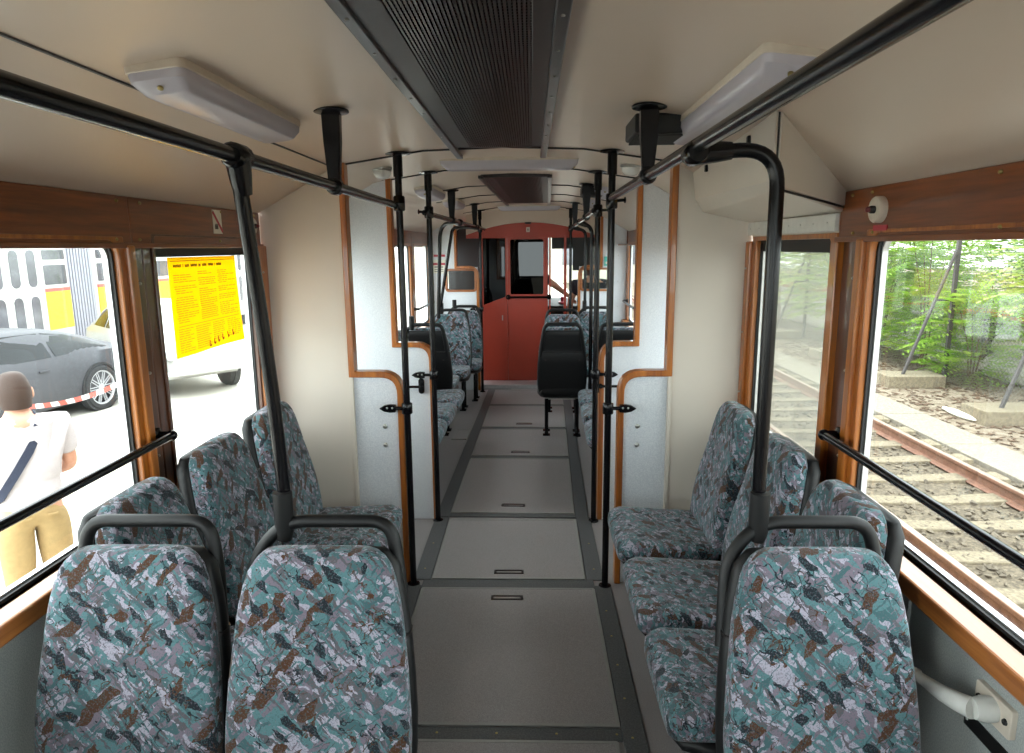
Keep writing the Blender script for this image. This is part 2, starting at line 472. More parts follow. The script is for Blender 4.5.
strct(MB().box(1.083, 1.15, 2.2, 3.06, 1.625, 1.79).build('wall_lintel_right', M['cream'], smooth=0), 'cream board behind the riveted strip above the narrow right window', 'wall')
window(-1, .42, 2.015, .788, 1.64, 'big left side window with rounded upper corner beside the nearest seats')
window(1, .42, 2.015, .788, 1.64, 'big right side window looking onto the rusty rails')
window(-1, 2.165, 2.955, .788, 1.65, 'narrow left window carrying the yellow poster', r=.012, w=.018, topband=.067, wood='woodd', gasket=.006)
window(1, 2.2, 3.03, .788, 1.635, 'narrow dusty right window beyond the dark pillar', r=.015, w=.05, mat='haze', topband=.045)
for s, side in ((-1, 'left'), (1, 'right')):
    for (a, b2, pos) in ((-1.25, .18, 'beside the camera position'), (-2.9, -1.45, 'at the rear end of the nearest compartment')):
        window(s, a, b2, .788, 1.64, '%s side window %s' % (side, pos))
    pillar(s, 'wall_rear_post_' + side, [(-1.45, -1.25, 1.07, 'woodd', 'a')], 'dark wooden post between the rear %s windows' % side)
    pillar(s, 'wall_rear_corner_' + side, [(YB, -2.9, 1.07, 'woodd', 'a')], 'dark wooden corner post at the rear %s' % side)
# rear end wall with its window
b = MB().box(-1.15, 1.15, YB-.06, YB, -.3, .75)
b.box(-1.15, -.85, YB-.06, YB, .75, 2.1); b.box(.85, 1.15, YB-.06, YB, .75, 2.1); b.box(-.85, .85, YB-.06, YB, 1.78, 2.1)
strct(b.build('wall_rear', M['cream'], smooth=0), 'cream end wall behind the camera', 'wall')
WN[0] += 1
r_ = thing('window_%d' % WN[0], 'wide rear window behind the camera', 'window', (0, YB-.03, .75), kind='structure')
MB().frame(rrect(-.85, .85, 0, 1.03, .005), rrect(-.80, .80, .05, .98, .06), 'y', -.04, .04).build('window_frame', M['rubber'], r_)
MB().prism(rrect(-.80, .80, .05, .98, .06), 'y', -.003, .003).build('glass_pane', M['glass'], r_, smooth=0)

# roller box over the narrow right window, and its riveted strip
bx = thing('door_gear_cover', 'cream angular cover box above the narrow right window', 'cover box', (0, 2.2, 1.6))
O_ = V((0, 2.2, 1.6))
NP = [V(p) - O_ for p in ((.754, 1.872, 1.944), (.754, 1.872, 1.766), (.785, 1.902, 1.742), (1.083, 2.188, 1.697), (1.083, 2.188, 1.757))]
FP = [V(p) - O_ for p in ((.816, 3.065, 1.908), (.831, 3.065, 1.796), (.867, 3.065, 1.741), (1.083, 3.065, 1.692), (1.083, 3.065, 1.757))]
MB().loft([NP, FP]).build('cover_body', M['cream'], bx, bevel=.005, smooth=20)
q = V((.69, -.72, 0)) * .007
EP = [V(p) - O_ for p in ((.766, 1.882, 1.937), (.766, 1.882, 1.756), (.80, 1.916, 1.746), (1.083, 2.186, 1.716), (1.083, 2.186, 1.757))]
MB().loft([EP, [p + q for p in EP]]).build('end_plate', M['cream'], bx, bevel=.001, smooth=0)
MB().tube([EP[0] + q*.4 - V((.004, 0, 0)), EP[1] + q*.4 - V((.004, 0, 0)), EP[2] + q*.4 - V((0, 0, .005)), EP[3] + q*.4 - V((0, 0, .005))], .0032, 6).build('dark_gap', M['rubber'], bx)
b = MB()
for (x, y, z) in ((.798, 2.76, 1.892), (.768, 2.14, 1.905)): b.obox(V((x, y, z)) - O_, (.006, 0, 0), (.0007, .011, 0), (0, 0, .013))
b.build_each('latch_slot', M['rubber'], bx, bevel=.003, smooth=0)
b = MB().box(1.062, 1.076, -.005, .86, .040, .094)
o = b.build('riveted_strip', M['whitemetal'], bx, bevel=.002, smooth=0)
b = MB()
for k in range(8): b.lathe([(.0025, 0), (.0025, .0015), (.001, .002)], (1.062, .05 + k*.11, .067), (-1, 0, 0), 8)
b.build_each('rivet', M['steel'], o)

# ------------------------------------------------------------------ partitions
def edge_path(s, xi, xo, zs, ztop, r=.085):
    return arc_path([(s*xo, 0, ztop), (s*xo, 0, zs), (s*xi, 0, zs), (s*xi, 0, 0)], r, 7)
def edging(s, xi, xo, zs, ztop, y0, y1, w=.028, sharp=True):
    # first corner stays square, the second is rounded
    p = [V((s*xo, 0, ztop)), V((s*xo, 0, zs))] + arc_path([(s*xo, 0, zs), (s*xi, 0, zs), (s*xi, 0, 0)], .095, 8)[1:]
    P = [(q.x, q.z) for q in p]; rings = []
    n = len(P)
    for i in range(n):
        a = V(P[max(i-1, 0)]); b2 = V(P[min(i+1, n-1)]); q = V(P[i])
        d1 = (q - a).normalized() if i else (b2 - q).normalized()
        d2 = (b2 - q).normalized() if i < n-1 else d1
        n1 = V((-d1.y, d1.x)); n2 = V((-d2.y, d2.x)); nn = (n1 + n2).normalized()
        k = 1 / max(nn.dot(n1), .5)
        h = nn * (w / 2 * k)
        rings.append([(q.x+h.x, y0, q.y+h.y), (q.x-h.x, y0, q.y-h.y), (q.x-h.x, y1, q.y-h.y), (q.x+h.x, y1, q.y+h.y)])
    return MB().loft(rings)

def panel_poly(s, xi, xo, zs, x_out, cove=True):
    arc = [(q.x, q.z) for q in arc_path([(s*xo, 0, zs), (s*xi, 0, zs), (s*xi, 0, 0)], .095, 8)]
    p = [(s*xo, ceil_z(s*xo))] + arc
    p += [(s*x_out, 0), (s*x_out, ceil_z(s*min(x_out, 1.085)))] if x_out > .8 else [(s*x_out, 0)]
    if x_out > .8: p.append((s*.745, 1.95))
    return p

for s, side in ((-1, 'left'), (1, 'right')):
    i1, o1, i2, o2 = (.485, .705, .452, .662) if s < 0 else (.53, .745, .522, .718)
    # near partition: cream outer column + laminate shoulder
    poly = [(s*(o1+.007), 0), (s*1.085, 0), (s*1.085, 1.757), (s*(o1+.02), ceil_z(o1+.02)), (s*(o1+.007), ceil_z(o1+.007))]
    strct(MB().prism(poly, 'y', 3.075, 3.13).build('wall_partition_' + side, M['cream'], smooth=0), 'cream upright partition panel beyond the narrow %s window' % side, 'partition wall')
    o = strct(MB().box(*sorted((s*(o1-.005), s*(o1+.013))), 3.062, 3.08, 0, 1.03).build('trim_joint_' + side, M['cream'], bevel=.003, smooth=0), 'cream cover strip between cream and speckled panels %s of the aisle' % side, 'wall trim')
    arc = [(q.x, q.z) for q in arc_path([(s*(o1+.007), 0, 1.03), (s*i1, 0, 1.03), (s*i1, 0, 0)], .095, 8)]
    o = MB().prism(arc + [(s*(o1+.007), 0)], 'y', 3.08, 3.115).build('wall_shoulder_' + side, M['laminate'], smooth=0)
    for z in (.78, .69): screw(o, (s*(i1+.08), 3.08, z), (0, -1, 0), .011)
    strct(o, 'low speckled white panel with rounded corner behind the %s near pole' % side, 'partition wall')
    strct(edging(s, i1, o1, 1.03, ceil_z(o1)+.004, 3.06, 3.125).build('trim_edging_' + side, M['woodt'], bevel=.004, smooth=40), 'stepped orange wooden edging around the near opening, %s side' % side, 'wall trim')
    # far partition of the vestibule
    o = MB().prism([(s*o2, ceil_z(o2))] + [(q.x, q.z) for q in arc_path([(s*o2, 0, 1.055), (s*i2, 0, 1.055), (s*i2, 0, 0)], .095, 8)] + [(s*1.085, 0), (s*1.085, 1.757), (s*.745, 1.95)], 'y', 3.86, 3.90).build('wall_inner_' + side, M['laminate'], smooth=0)
    strct(o, 'speckled white partition beyond the vestibule, %s side' % side, 'partition wall')
    strct(edging(s, i2, o2, 1.055, ceil_z(o2)+.004, 3.845, 3.91).build('trim_inner_edging_' + side, M['woodt'], bevel=.004, smooth=40), 'stepped wooden edging around the second opening, %s side' % side, 'wall trim')
    vb = MB().box(*sorted((s*1.04, s*1.12)), 3.13, 3.86, -.3, .81); vb.box(*sorted((s*1.04, s*1.12)), 3.13, 3.86, 1.60, 1.84)
    window(s, 3.13, 3.86, .806, 1.61, '%s side window added unseen to light the vestibule, hidden behind the near partition' % side)  # unseen window put in only to brighten the vestibule panels
    strct(vb.build('wall_vestibule_' + side, M['cream'], smooth=0), 'cream side wall of the vestibule between the partitions, %s' % side, 'wall')
strct(MB().prism(ceil_poly(), 'y', 3.10, 3.88).build('ceiling_vestibule', M['ceiling'], smooth=20), 'glossy cream ceiling over the vestibule', 'ceiling')
seams('trim_2', (3.10, 3.88), 'black seam lines across the ceiling before and after the vestibule')

# ------------------------------------------------------------------ far compartment
car(FAR)
YE = 7.6
strct(MB().prism(ceil_poly(), 'y', 3.88, 9.12).build('ceiling_far', M['ceiling'], smooth=20), 'cream ceiling over the far compartment', 'ceiling')
seams('trim_3', (4.9, 5.75, 6.6, 7.55), 'black seam lines across the far ceiling')
strct(MB().box(-1.14, 1.14, 3.87, 9.12, -.05, 0).build('floor_far', M['floor'], smooth=0), 'speckled grey rubber floor of the far compartment', 'floor')
PI_, PO_ = .56, .80
for s, side in ((-1, 'left'), (1, 'right')):
    strct(MB().box(*sorted((s*1.07, s*1.13)), 3.9, YE, -.3, .756).build('wall_far_' + side, M['greywall'], smooth=0), 'grey lower wall of the far compartment, %s side' % side, 'wall')
    strct(MB().box(*sorted((s*1.025, s*1.118)), 3.91, YE, .757, .806).build('trim_far_sill_' + side, M['woods'], bevel=.006, smooth=0), 'wooden sill of the far compartment, %s side' % side, 'window sill')
    header(s, 'wall_far_header_' + side, 3.9, YE, [5.15, 6.55], 'dark wooden header above the far %s windows' % side)
    for (a, b2, nm) in ((3.9, 4.0, 'first'), (5.1, 5.25, 'second'), (6.5, 6.64, 'third'), (7.5, 7.6, 'last')):
        pillar(s, 'wall_far_pillar_%s' % side, [(a, b2, 1.07, 'woodt', 'a')], '%s wooden window pillar of the far compartment on the %s' % (nm, side))
    window(s, 4.0, 5.1, .788, 1.64, 'first %s window of the far compartment, mostly behind the partition' % side)
    window(s, 5.25, 6.5, .788, 1.64, 'second %s window of the far compartment' % side)
    window(s, 6.64, 7.5, .788, 1.64, 'third %s window of the far compartment, just before the last partition' % side)
    # last partition with a small framed window
    o = MB().prism([(s*PO_, 1.92), (s*PO_, 1.385), (s*1.085, 1.385), (s*1.085, 1.757), (s*.80, 1.92)], 'y', YE, YE+.04)
    o.box(*sorted((s*PI_, s*1.085)), YE, YE+.04, 0, 1.13); o.box(*sorted((s*.91, s*1.085)), YE, YE+.04, 1.13, 1.385)
    o.box(*sorted((s*PI_, s*.91)), YE, YE+.04, 1.355, 1.385); o.box(*sorted((s*PI_, s*.585)), YE, YE+.04, 1.13, 1.355)
    strct(o.build('wall_last_partition_' + side, M['laminate'], smooth=0), 'white partition with a small framed window beside the red cab wall, %s side' % side, 'partition wall')
    strct(edging(s, PI_, PO_, 1.385, 1.92, YE-.015, YE+.055).build('trim_last_edging_' + side, M['woodt'], bevel=.004, smooth=40), 'wooden edging of the last opening before the cab, %s side' % side, 'wall trim')
    WN[0] += 1
    w_ = thing('window_%d' % WN[0], 'small wood-framed window in the last partition, %s side' % side, 'window', (s*.745, YE, 1.115), kind='structure')
    MB().frame(rrect(-.175, .175, 0, .255, .035), rrect(-.152, .152, .023, .232, .025), 'y', -.02, .05).build('window_frame', M['woodx'], w_, bevel=.004)
    MB().prism(rrect(-.157, .157, .02, .235, .028), 'y', .012, .017).build('glass_pane', M['glass'], w_, smooth=0)
    # entrance beyond the last partition
    strct(MB().box(*sorted((s*1.07, s*1.13)), YE, 9.12, 1.62, 1.80).build('wall_entrance_' + side, M['woody'], smooth=0), 'dark board above the front door, %s side' % side, 'wall')
    strct(MB().box(*sorted((s*.2, s*1.0)), YE+.05, 7.95, -.0, .004).build('trim_mat_' + side, M['strip'], smooth=0), 'dark mat in the front entrance, %s side' % side, 'floor trim')
    d = thing('door_%d' % (1 if s < 0 else 2), 'folding glazed front door of the tram, %s side' % side, 'door', (s*1.1, 8.2, 0), kind='structure')
    for k in range(4):
        y = -.52 + k*.27
        lf = MB().frame(rrect(y, y+.255, .0, 1.6, .01), rrect(y+.045, y+.21, .12, 1.52, .05), 'x', -.02, .02).build('door_leaf', M['rubber'], d, smooth=30)
        MB().prism(rrect(y+.04, y+.215, .11, 1.53, .05), 'x', -.003, .003).build('glass_pane', M['glass'], lf, smooth=0)
strct(MB().box(-.56, .6, 7.66, 7.93, 0, .05).build('trim_threshold', M['alu'], bevel=.006, smooth=0), 'pale metal threshold in front of the red cab wall', 'floor trim')

# red cab wall
cab = thing('wall_cab', 'brick red cab wall with dark windows at the far end', 'wall', (-.1, 7.95, 0), kind='structure')
b = MB()
ax = [-.62 + 1.5*k/14 for k in range(15)]
top = [(x, 1.872 - .10*((x - .1)/.62)**2) for x in ax]
b.prism([(-.62, 1.70), (.9, 1.70)] + [(x, z) for x, z in reversed(top)], 'y', 0, .03)
b.box(-.47, -.43, -.005, .035, .0, 1.72)
o = b.build('upper_panel', M['red'], cab, bevel=.003, smooth=0)
MB().prism([(x, z + .002) for x, z in top] + [(x, ceil_z(x - .1) + .02) for x in reversed(ax)], 'y', .004, .03).build('cream_top', M['ceiling'], cab, smooth=0)
b = MB().prism([(-.45, .03), (-.172, .03), (-.172, 1.035), (-.45, .93)], 'y', .0, .025)
b.box(-.172, -.152, -.004, .03, .03, 1.72)
lf = b.build('side_panel', M['red'], cab, bevel=.003, smooth=0)
MB().prism([(-.43, .937), (-.172, 1.035), (-.172, 1.70), (-.43, 1.70)], 'y', .008, .014).build('dark_pane', M['darkglass'], lf, smooth=0)
MB().tube([(-.21, -.02, .82), (-.21, -.02, .76)], .007, 8).build('latch', M['steel'], lf)
b = MB().box(-.15, .315, .0, .025, .03, 1.035)
b.frame(rrect(-.15, .315, 1.035, 1.70, .003), rrect(-.115, .265, 1.06, 1.685, .02), 'y', 0, .028)
dr = b.build('cab_door', M['red'], cab, bevel=.003, smooth=0)
MB().prism(rrect(-.12, .27, 1.05, 1.69, .02), 'y', .010, .016).build('dark_pane', M['darkglass'], dr, smooth=0)
hb = MB().tube([(-.15, -.05, 1.03), (.34, -.05, 1.03)], .012, 8)
for x in (-.14, .33): hb.lathe([(.028, 0), (.03, .02), (.012, .03), (.012, .05)], (x, .0, 1.03), (0, -1, 0), 12)
hb.build('push_bar', M['black'], dr)
b = MB().box(.33, .35, -.01, .04, .03, 1.72)
b.box(.36, .9, 0, .025, .03, .78); b.box(.50, .53, -.01, .04, .03, 1.72)
pp = b.build('opening_post', M['red'], cab, bevel=.003, smooth=0)
MB().box(.36, .9, .006, .022, 1.575, 1.71).box(.60, .9, .006, .022, 1.33, 1.58).build('dark_upper_band', M['rubber'], cab, smooth=0)
b = MB().box(.07, .11, -.012, -.002, 1.765, 1.82)
lb = b.build('number_plate', M['ivory'], cab, smooth=0)
MB().box(.085, .095, -.0135, -.011, 1.78, 1.805).build('numeral', M['darkred'], lb, smooth=0)
MB().cbox((.09, -.02, 1.865), (.07, .04, .02)).build('top_bolt', M['grilletrim'], cab, bevel=.004, smooth=0)
# cab beyond: desk, windscreen wall
strct(MB().box(-.6, 1.1, 9.1, 9.16, 0, .86).build('wall_front', M['greywall'], smooth=0), 'lower front wall of the driver cab', 'wall')
b = MB().box(-1.1, -.55, 9.1, 9.16, 0, 2.05); b.box(1.04, 1.12, 9.1, 9.16, .86, 2.05); b.box(-.55, 1.04, 9.1, 9.16, 1.72, 2.05); b.box(-.1, .22, 9.1, 9.16, .86, 1.72)
strct(b.build('wall_front_frame', M['rubber'], smooth=0), 'dark windscreen surround of the driver cab', 'wall')
strct(MB().box(.2, 1.04, 9.125, 9.13, .86, 1.72).build('window_windscreen', M['glass'], smooth=0), 'bright windscreen seen past the red cab door', 'window')
strct(MB().box(-.56, -.53, 7.97, 9.1, 0, 2.0).build('wall_cab_side', M['red'], smooth=0), 'red side wall of the driver cab', 'wall')
ds = thing('driver_desk', 'black and grey control desk under the windscreen', 'control desk', (.5, 8.85, 0))
MB().prism([(-.2, .0), (.22, .0), (.22, .92), (.05, .95), (-.2, .86)], 'x', -.5, .45).build('desk_body', M['plastic'], ds, bevel=.01)
MB().lathe([(.05, 0), (.05, .02), (.018, .03), (.018, .06), (.024, .08), (.001, .09)], (-.1, -.08, .89), (0, -.2, 1), 14).build('control_knob', M['redp'], ds)

# ------------------------------------------------------------------ floor hatches and strips
def hatch(label, x0, x1, y0, y1, pull, m=CAR):
    t = thing('floor_hatch', label, 'floor hatch', ((x0+x1)/2, (y0+y1)/2, 0), group='floor hatches along the aisle')
    w, d = (x1-x0)/2, (y1-y0)/2
    MB().box(-w, w, -d, d, .001, .009).build('hatch_plate', M['floor'], t, bevel=.003, smooth=0)
    fr = MB().frame(rrect(-w, w, -d, d, .01), rrect(-w+.012, w-.012, -d+.012, d-.012, .008), 'z', .002, .0105)
    fr.build('edge_strip', M['steel'] if 0 else M['floor2'], t, smooth=0)
    if pull is not None:
        p = MB().frame(rrect(-.074, .074, pull-.019, pull+.019, .006), rrect(-.065, .065, pull-.012, pull+.012, .004), 'z', .008, .0125).build('pull_plate', M['grilletrim'], t, smooth=0)
        MB().box(-.06, .06, pull-.005, pull+.005, .009, .0115).build('pull_bar', M['alu'], p, smooth=0)
    return t
def strips(name, segs, label, screws=()):
    b = MB()
    for (x0, x1, y0, y1) in segs: b.box(x0, x1, y0, y1, .0005, .007)
    o = b.build(name, M['strip'], bevel=.003, smooth=0)
    s2 = MB()
    for (x, y) in screws: s2.lathe([(.005, 0), (.004, .0015)], (x, y, .007), (0, 0, 1), 8)
    if screws:
        s2.xf(o.matrix_world.inverted()); s2.build('strip_screw', M['brass'], o, kind='stuff')
    return strct(o, label, 'floor trim')
car(NEAR)
hatch('large floor hatch in front of the nearest seats', -.405, .415, 2.05, 3.0, .38)
hatch('floor hatch at the bottom edge, nearest the camera', -.405, .40, .7, 1.98, None)
hatch('floor hatch between the two pairs of poles', -.37, .38, 3.09, 3.83, -.30)
sc = [(.45, y/10) for y in range(8, 30, 2)] + [(-.45, y/10) for y in range(8, 30, 2)] + [(x/10, 2.015) for x in range(-4, 5, 2)]
strips('trim_4', [(.418, .495, .6, 3.03), (-.495, -.41, .6, 3.03), (-.41, .418, 1.985, 2.045), (-.41, .418, 3.005, 3.085)], 'black rubber floor strips around the large near hatch', sc)
strips('trim_5', [(.385, .47, 3.086, 3.87), (-.46, -.375, 3.086, 3.87)], 'black rubber floor strips in the vestibule', [(.43, 3.2), (.43, 3.5), (-.42, 3.2), (-.42, 3.5)])
car(FAR)
hs = [(3.93, 5.02, 'first'), (5.09, 5.88, 'second'), (5.95, 6.78, 'third'), (6.85, 7.55, 'fourth')]
for y0, y1, nm in hs:
    hatch('%s floor hatch of the far aisle beyond the vestibule' % nm, -.375, .375, y0, y1, {'first': -.42, 'second': -.30, 'third': -.3, 'fourth': None}[nm])
t = hatch('small side hatch in the far floor left of the aisle', -.60, -.47, 5.55, 5.85, None)
strips('trim_6', [(.38, .46, 3.87, 7.6), (-.46, -.38, 3.87, 7.6), (-.38, .38, 3.875, 3.925), (-.38, .38, 5.025, 5.085), (-.38, .38, 5.885, 5.945), (-.38, .38, 6.785, 6.845)], 'black rubber floor strips in the far aisle')
# ------------------------------------------------------------------ seats
TL = math.tan(rad(11))
def sgnp(v, p): return math.copysign(abs(v) ** p, v)
def interp(tab, x):
    if x <= tab[0][0]: return tab[0][1]
    for (a, va), (b, vb) in zip(tab, tab[1:]):
        if x <= b: return va + (vb - va) * (x - a) / (b - a)
    return tab[-1][1]
HW = [(0, .112), (.008, .130), (.022, .146), (.045, .160), (.09, .173), (.16, .185), (.27, .196), (.40, .204), (.50, .200), (.54, .19)]
ZT = .945
def back_ring(z, hw, yc, dp, pw=.5, bol=.0, n=28, pn=.62):
    out = []
    for k in range(n):
        t = 2*pi*k/n
        x = hw * sgnp(cos(t), pw); y = yc + dp * sgnp(sin(t), pn)
        if y < yc: y -= bol * (abs(x)/.2)**2
        out.append((x, y + (z - .42) * TL, z))
    return out
def make_seat(label, handle=True, side=False, pole=False, legs=True):
    root = thing('passenger_seat', label, 'seat')
    # upholstered back pad
    rings = []
    ds = [.002, .008, .02, .04, .07, .11, .15, .175, .185, .195, .225, .25, .26, .27, .31, .36, .41, .46, .50, .53]
    for d in ds:
        e = min(1, (d / .05)) ** .5
        crease = -.004 if d in (.185, .26) else 0
        lum = .010 * sin(pi * min(1, max(0, (d - .2) / .3)))
        rings.append(back_ring(ZT - d, interp(HW, d), -.012 - lum*.4, (.016 + .022 * e + crease + lum*.5), .42, .016))
    MB().loft(rings[::-1]).build('backrest_pad', M['fabric'], root, smooth=60)
    # moulded shell behind it
    rings = []
    for d in [.020, .025, .034, .05, .07, .12, .17, .20, .21, .30, .38, .46, .52, .56]:
        e = min(1, (d - .016) / .04) ** .5
        ridge = .006 if .205 < d else 0
        hw = interp(HW, max(0, d - .004)) + (.007 if d > .04 else .0)
        rings.append(back_ring(ZT - d, hw, .030, (.012 + .018 * e + ridge), .34))
    sh = MB().loft(rings[::-1]).build('back_shell', M['plastic'], root, smooth=50)
    rl = [back_ring(ZT - d, interp(HW, d) + .0085, .030, .037, .3) for d in (.198, .204)]
    MB().loft(rl).build('joint_line', M['grilletrim'], sh, smooth=50)
    b = MB()
    for x in (-.14, .14): b.lathe([(.009, 0), (.009, .004), (.002, .006)], (x, .062 + (ZT-.27-.42)*TL, ZT-.27), (0, 1, 0), 8)
    b.build_each('shell_screw', M['grilletrim'], sh)
    # cushion
    rings = []
    for y, hw, zt, zb in ((-.408, .165, .425, .395), (-.402, .190, .440, .378), (-.385, .205, .452, .37), (-.355, .213, .460, .372), (-.30, .217, .455, .376), (-.18, .216, .447, .376), (-.08, .208, .447, .376), (-.02, .195, .447, .378)):
        n = 24; zc = (zt + zb)/2; h = (zt - zb)/2; r = []
        for k in range(n):
            t = 2*pi*k/n; x = hw*sgnp(cos(t), .45); z = zc + h*sgnp(sin(t), .55)
            if z > zc: z += .010*(abs(x)/.2)**2
            r.append((x, y, z))
        rings.append(r)
    MB().loft(rings).build('seat_cushion', M['fabric'], root, smooth=60)
    rings = []
    for y, hw, zt, zb in ((-.395, .17, .395, .372), (-.37, .195, .392, .345), (-.3, .212, .39, .33), (-.1, .21, .39, .33), (.05, .19, .41, .34), (.085, .17, .43, .38)):
        n = 20; zc = (zt+zb)/2; h = (zt-zb)/2
        rings.append([(hw*sgnp(cos(2*pi*k/n), .4), y, zc + h*sgnp(sin(2*pi*k/n), .6)) for k in range(n)])
    MB().loft(rings).build('seat_pan', M['plastic'], root, smooth=50)
    if legs:
        fr = MB().tube(arc_path([(-.13, -.28, .335), (-.13, .02, .335), (-.13, .02, .30)], .03), .016, 8)
        fr.tube(arc_path([(.13, -.28, .335), (.13, .02, .335), (.13, .02, .30)], .03), .016, 8)
        fr.cbox((0, -.24, .325), (.28, .035, .02)); fr.cbox((0, -.02, .325), (.28, .035, .02))
        fr.build('seat_frame', M['whitemetal'], root)
        for x in (-.13, .13):
            for y, yb in ((-.10, -.12), (.02, .03)):
                lg = MB().tube([(x, y, .33), (x, yb, .012)], .016, 8)
                lg.cbox((x, yb, .009), (.06, .06, .012))
                lg.build('leg', M['whitemetal'] if side else M['black'], root)
    # tubular grab handle standing on the shell
    if handle:
        yh = .052 + (.50) * TL
        zt = ZT + .034
        L = [(-.178, .055 + .24*TL, ZT-.24), (-.160, yh, ZT-.06), (-.142, yh+.012, zt), (.142, yh+.012, zt), (.160, yh, ZT-.06), (.178, .055 + .24*TL, ZT-.24)]
        if pole:
            k = -1 if pole == 'left' else 1
            L[0 if k < 0 else 5] = (k*.192, .055 + .24*TL, ZT-.24); L[1 if k < 0 else 4] = (k*.178, yh, ZT-.05); L[2 if k < 0 else 3] = (k*.105, yh+.012, zt)
        h = MB().tube(arc_path(L, .065, 7), .0155, 10).build('grab_handle', M['plastic'], root)
        if pole:
            MB().tube([(k*.108, yh+.012, zt-.045), (k*.105, yh+.012, zt-.02), (k*.105, yh+.012, zt+.07)], [.018, .0225, .0225], 12).build('pole_socket', M['plastic'], h)
    return root

car(NEAR)
PAIR = 'seats facing the camera in the nearest row'
s1 = make_seat('turquoise patterned seat at lower left, its back nearest the left window', pole=False)
s1.matrix_world = Matrix.Translation((-.775, 1.322, 0)); s1['group'] = PAIR
s2 = make_seat('turquoise patterned seat at lower left beside the aisle, black pole rising from its back', pole='left')
s2.matrix_world = Matrix.Translation((-.35, 1.322, 0)); s2['group'] = PAIR
s3 = place_copy(s2, 'turquoise patterned seat at lower right with a black pole rising from its back', (.742, 1.322, 0), 0, PAIR)
SG = 'seats with their backs to the near side windows'
sd = make_seat('side-facing seat under the big left window, mostly hidden by the lower left seats', handle=False, side=True)
sd.matrix_world = Matrix.Translation((-.865, 1.72, 0)) @ Matrix.Rotation(pi/2, 4, 'Z'); sd['group'] = SG; sd.scale = (1, 1, 1.022)
place_copy(sd, 'side-facing seat under the yellow poster with its back against the dark left pillar', (-.865, 2.20, 0), pi/2, SG, (1, 1, 1.022))
place_copy(sd, 'side-facing seat beside the left cream partition, its cushion reaching to the aisle pole', (-.865, 2.70, 0), pi/2, SG, (1, 1, 1.022))
place_copy(sd, 'side-facing seat under the big right window behind the lower right seat', (.862, 1.70, 0), -pi/2, SG, (1, 1, 1.022))
place_copy(sd, 'side-facing seat against the right dark pillar, middle of the three cushions on that side', (.862, 2.18, 0), -pi/2, SG, (1, 1, 1.022))
place_copy(sd, 'side-facing seat beside the right cream partition, its high back seen from the side', (.862, 2.68, 0), -pi/2, SG, (1, 1, 1.022))
car(FAR)
FG = 'side-facing seats of the far compartment'
for k, (y, nm) in enumerate(((4.25, 'nearest'), (4.74, 'middle'), (5.23, 'farthest'))):
    for s, side in ((-1, 'left'), (1, 'right')):
        place_copy(sd, '%s of three side-facing seats behind the %s inner partition, cushion edge beside the aisle' % (nm, side), (s*.865, y, 0), -s*pi/2, FG, (1, 1, 1.022))
bk = make_seat('black-backed seat facing away in the far compartment on the left', pole='right')
BG = 'far seats turned away showing black backs'
bk.matrix_world = FAR @ Matrix.Translation((-.80, 5.72, 0)) @ Matrix.Rotation(pi, 4, 'Z'); bk['group'] = BG
bk2 = place_copy(s1, 'black-backed seat right of the far aisle, whole black shell in view', (.335, 5.72, 0), pi, BG)
place_copy(s1, 'black-backed seat by the far right window, partly behind the wooden edging', (.80, 5.72, 0), pi, BG)
TG = 'far seats facing the camera'
place_copy(s2, 'far left patterned seat facing the camera behind the black-backed one', (-.755, 6.72, 0), 0, TG)
place_copy(s2, 'far left patterned seat just before the last partition, beside the orange edging', (-.68, 7.15, 0), 0, TG)
place_copy(s1, 'patterned seat whose top shows above the black-backed seat right of the far aisle', (.36, 6.66, 0), 0, TG)
place_copy(s2, 'far right patterned seat facing the camera under the small right window', (.70, 6.95, 0), 0, TG)

# ------------------------------------------------------------------ rails and poles
def clamp(p, d, r=.0275, l=.05):
    d = V(d).normalized(); p = V(p)
    return MB().lathe([(r*.8, -l/2-.006), (r, -l/2), (r, l/2), (r*.8, l/2+.006)], p, d, 14)
def ceiling_rail(label, s, y0, y1, hangers, z=1.79, x=.465, clamps=(), r=.0155):
    t = thing('ceiling_grab_rail', label, 'grab rail', (s*x, y0, z))
    MB().tube([(0, 0, 0), (0, y1-y0, 0)], r, 12).build('rail_tube', M['black'], t)
    for y in hangers:
        zc = ceil_z(x) - z
        b = MB()
        b.lathe([(.052, zc), (.052, zc-.008), (.03, zc-.014)], (0, y-y0, 0), (0, 0, 1), 20)
        b.loft([[(sx*w, y-y0+sy*dd, zz) for sx, sy in ((-1, -1), (1, -1), (1, 1), (-1, 1))] for zz, w, dd in ((zc-.006, .027, .016), (zc-.09, .025, .015), (.03, .018, .013), (.0, .018, .013))])
        b.lathe([(.021, -.022), (.0255, -.018), (.0255, .018), (.021, .022)], (0, y-y0, 0), (0, 1, 0), 14)
        b.build('ceiling_hanger', M['black'], t, bevel=.003)
    for y in clamps: clamp((0, y-y0, 0), (0, 1, 0), .023, .02).build('joint_ring', M['black'], t)
    return t
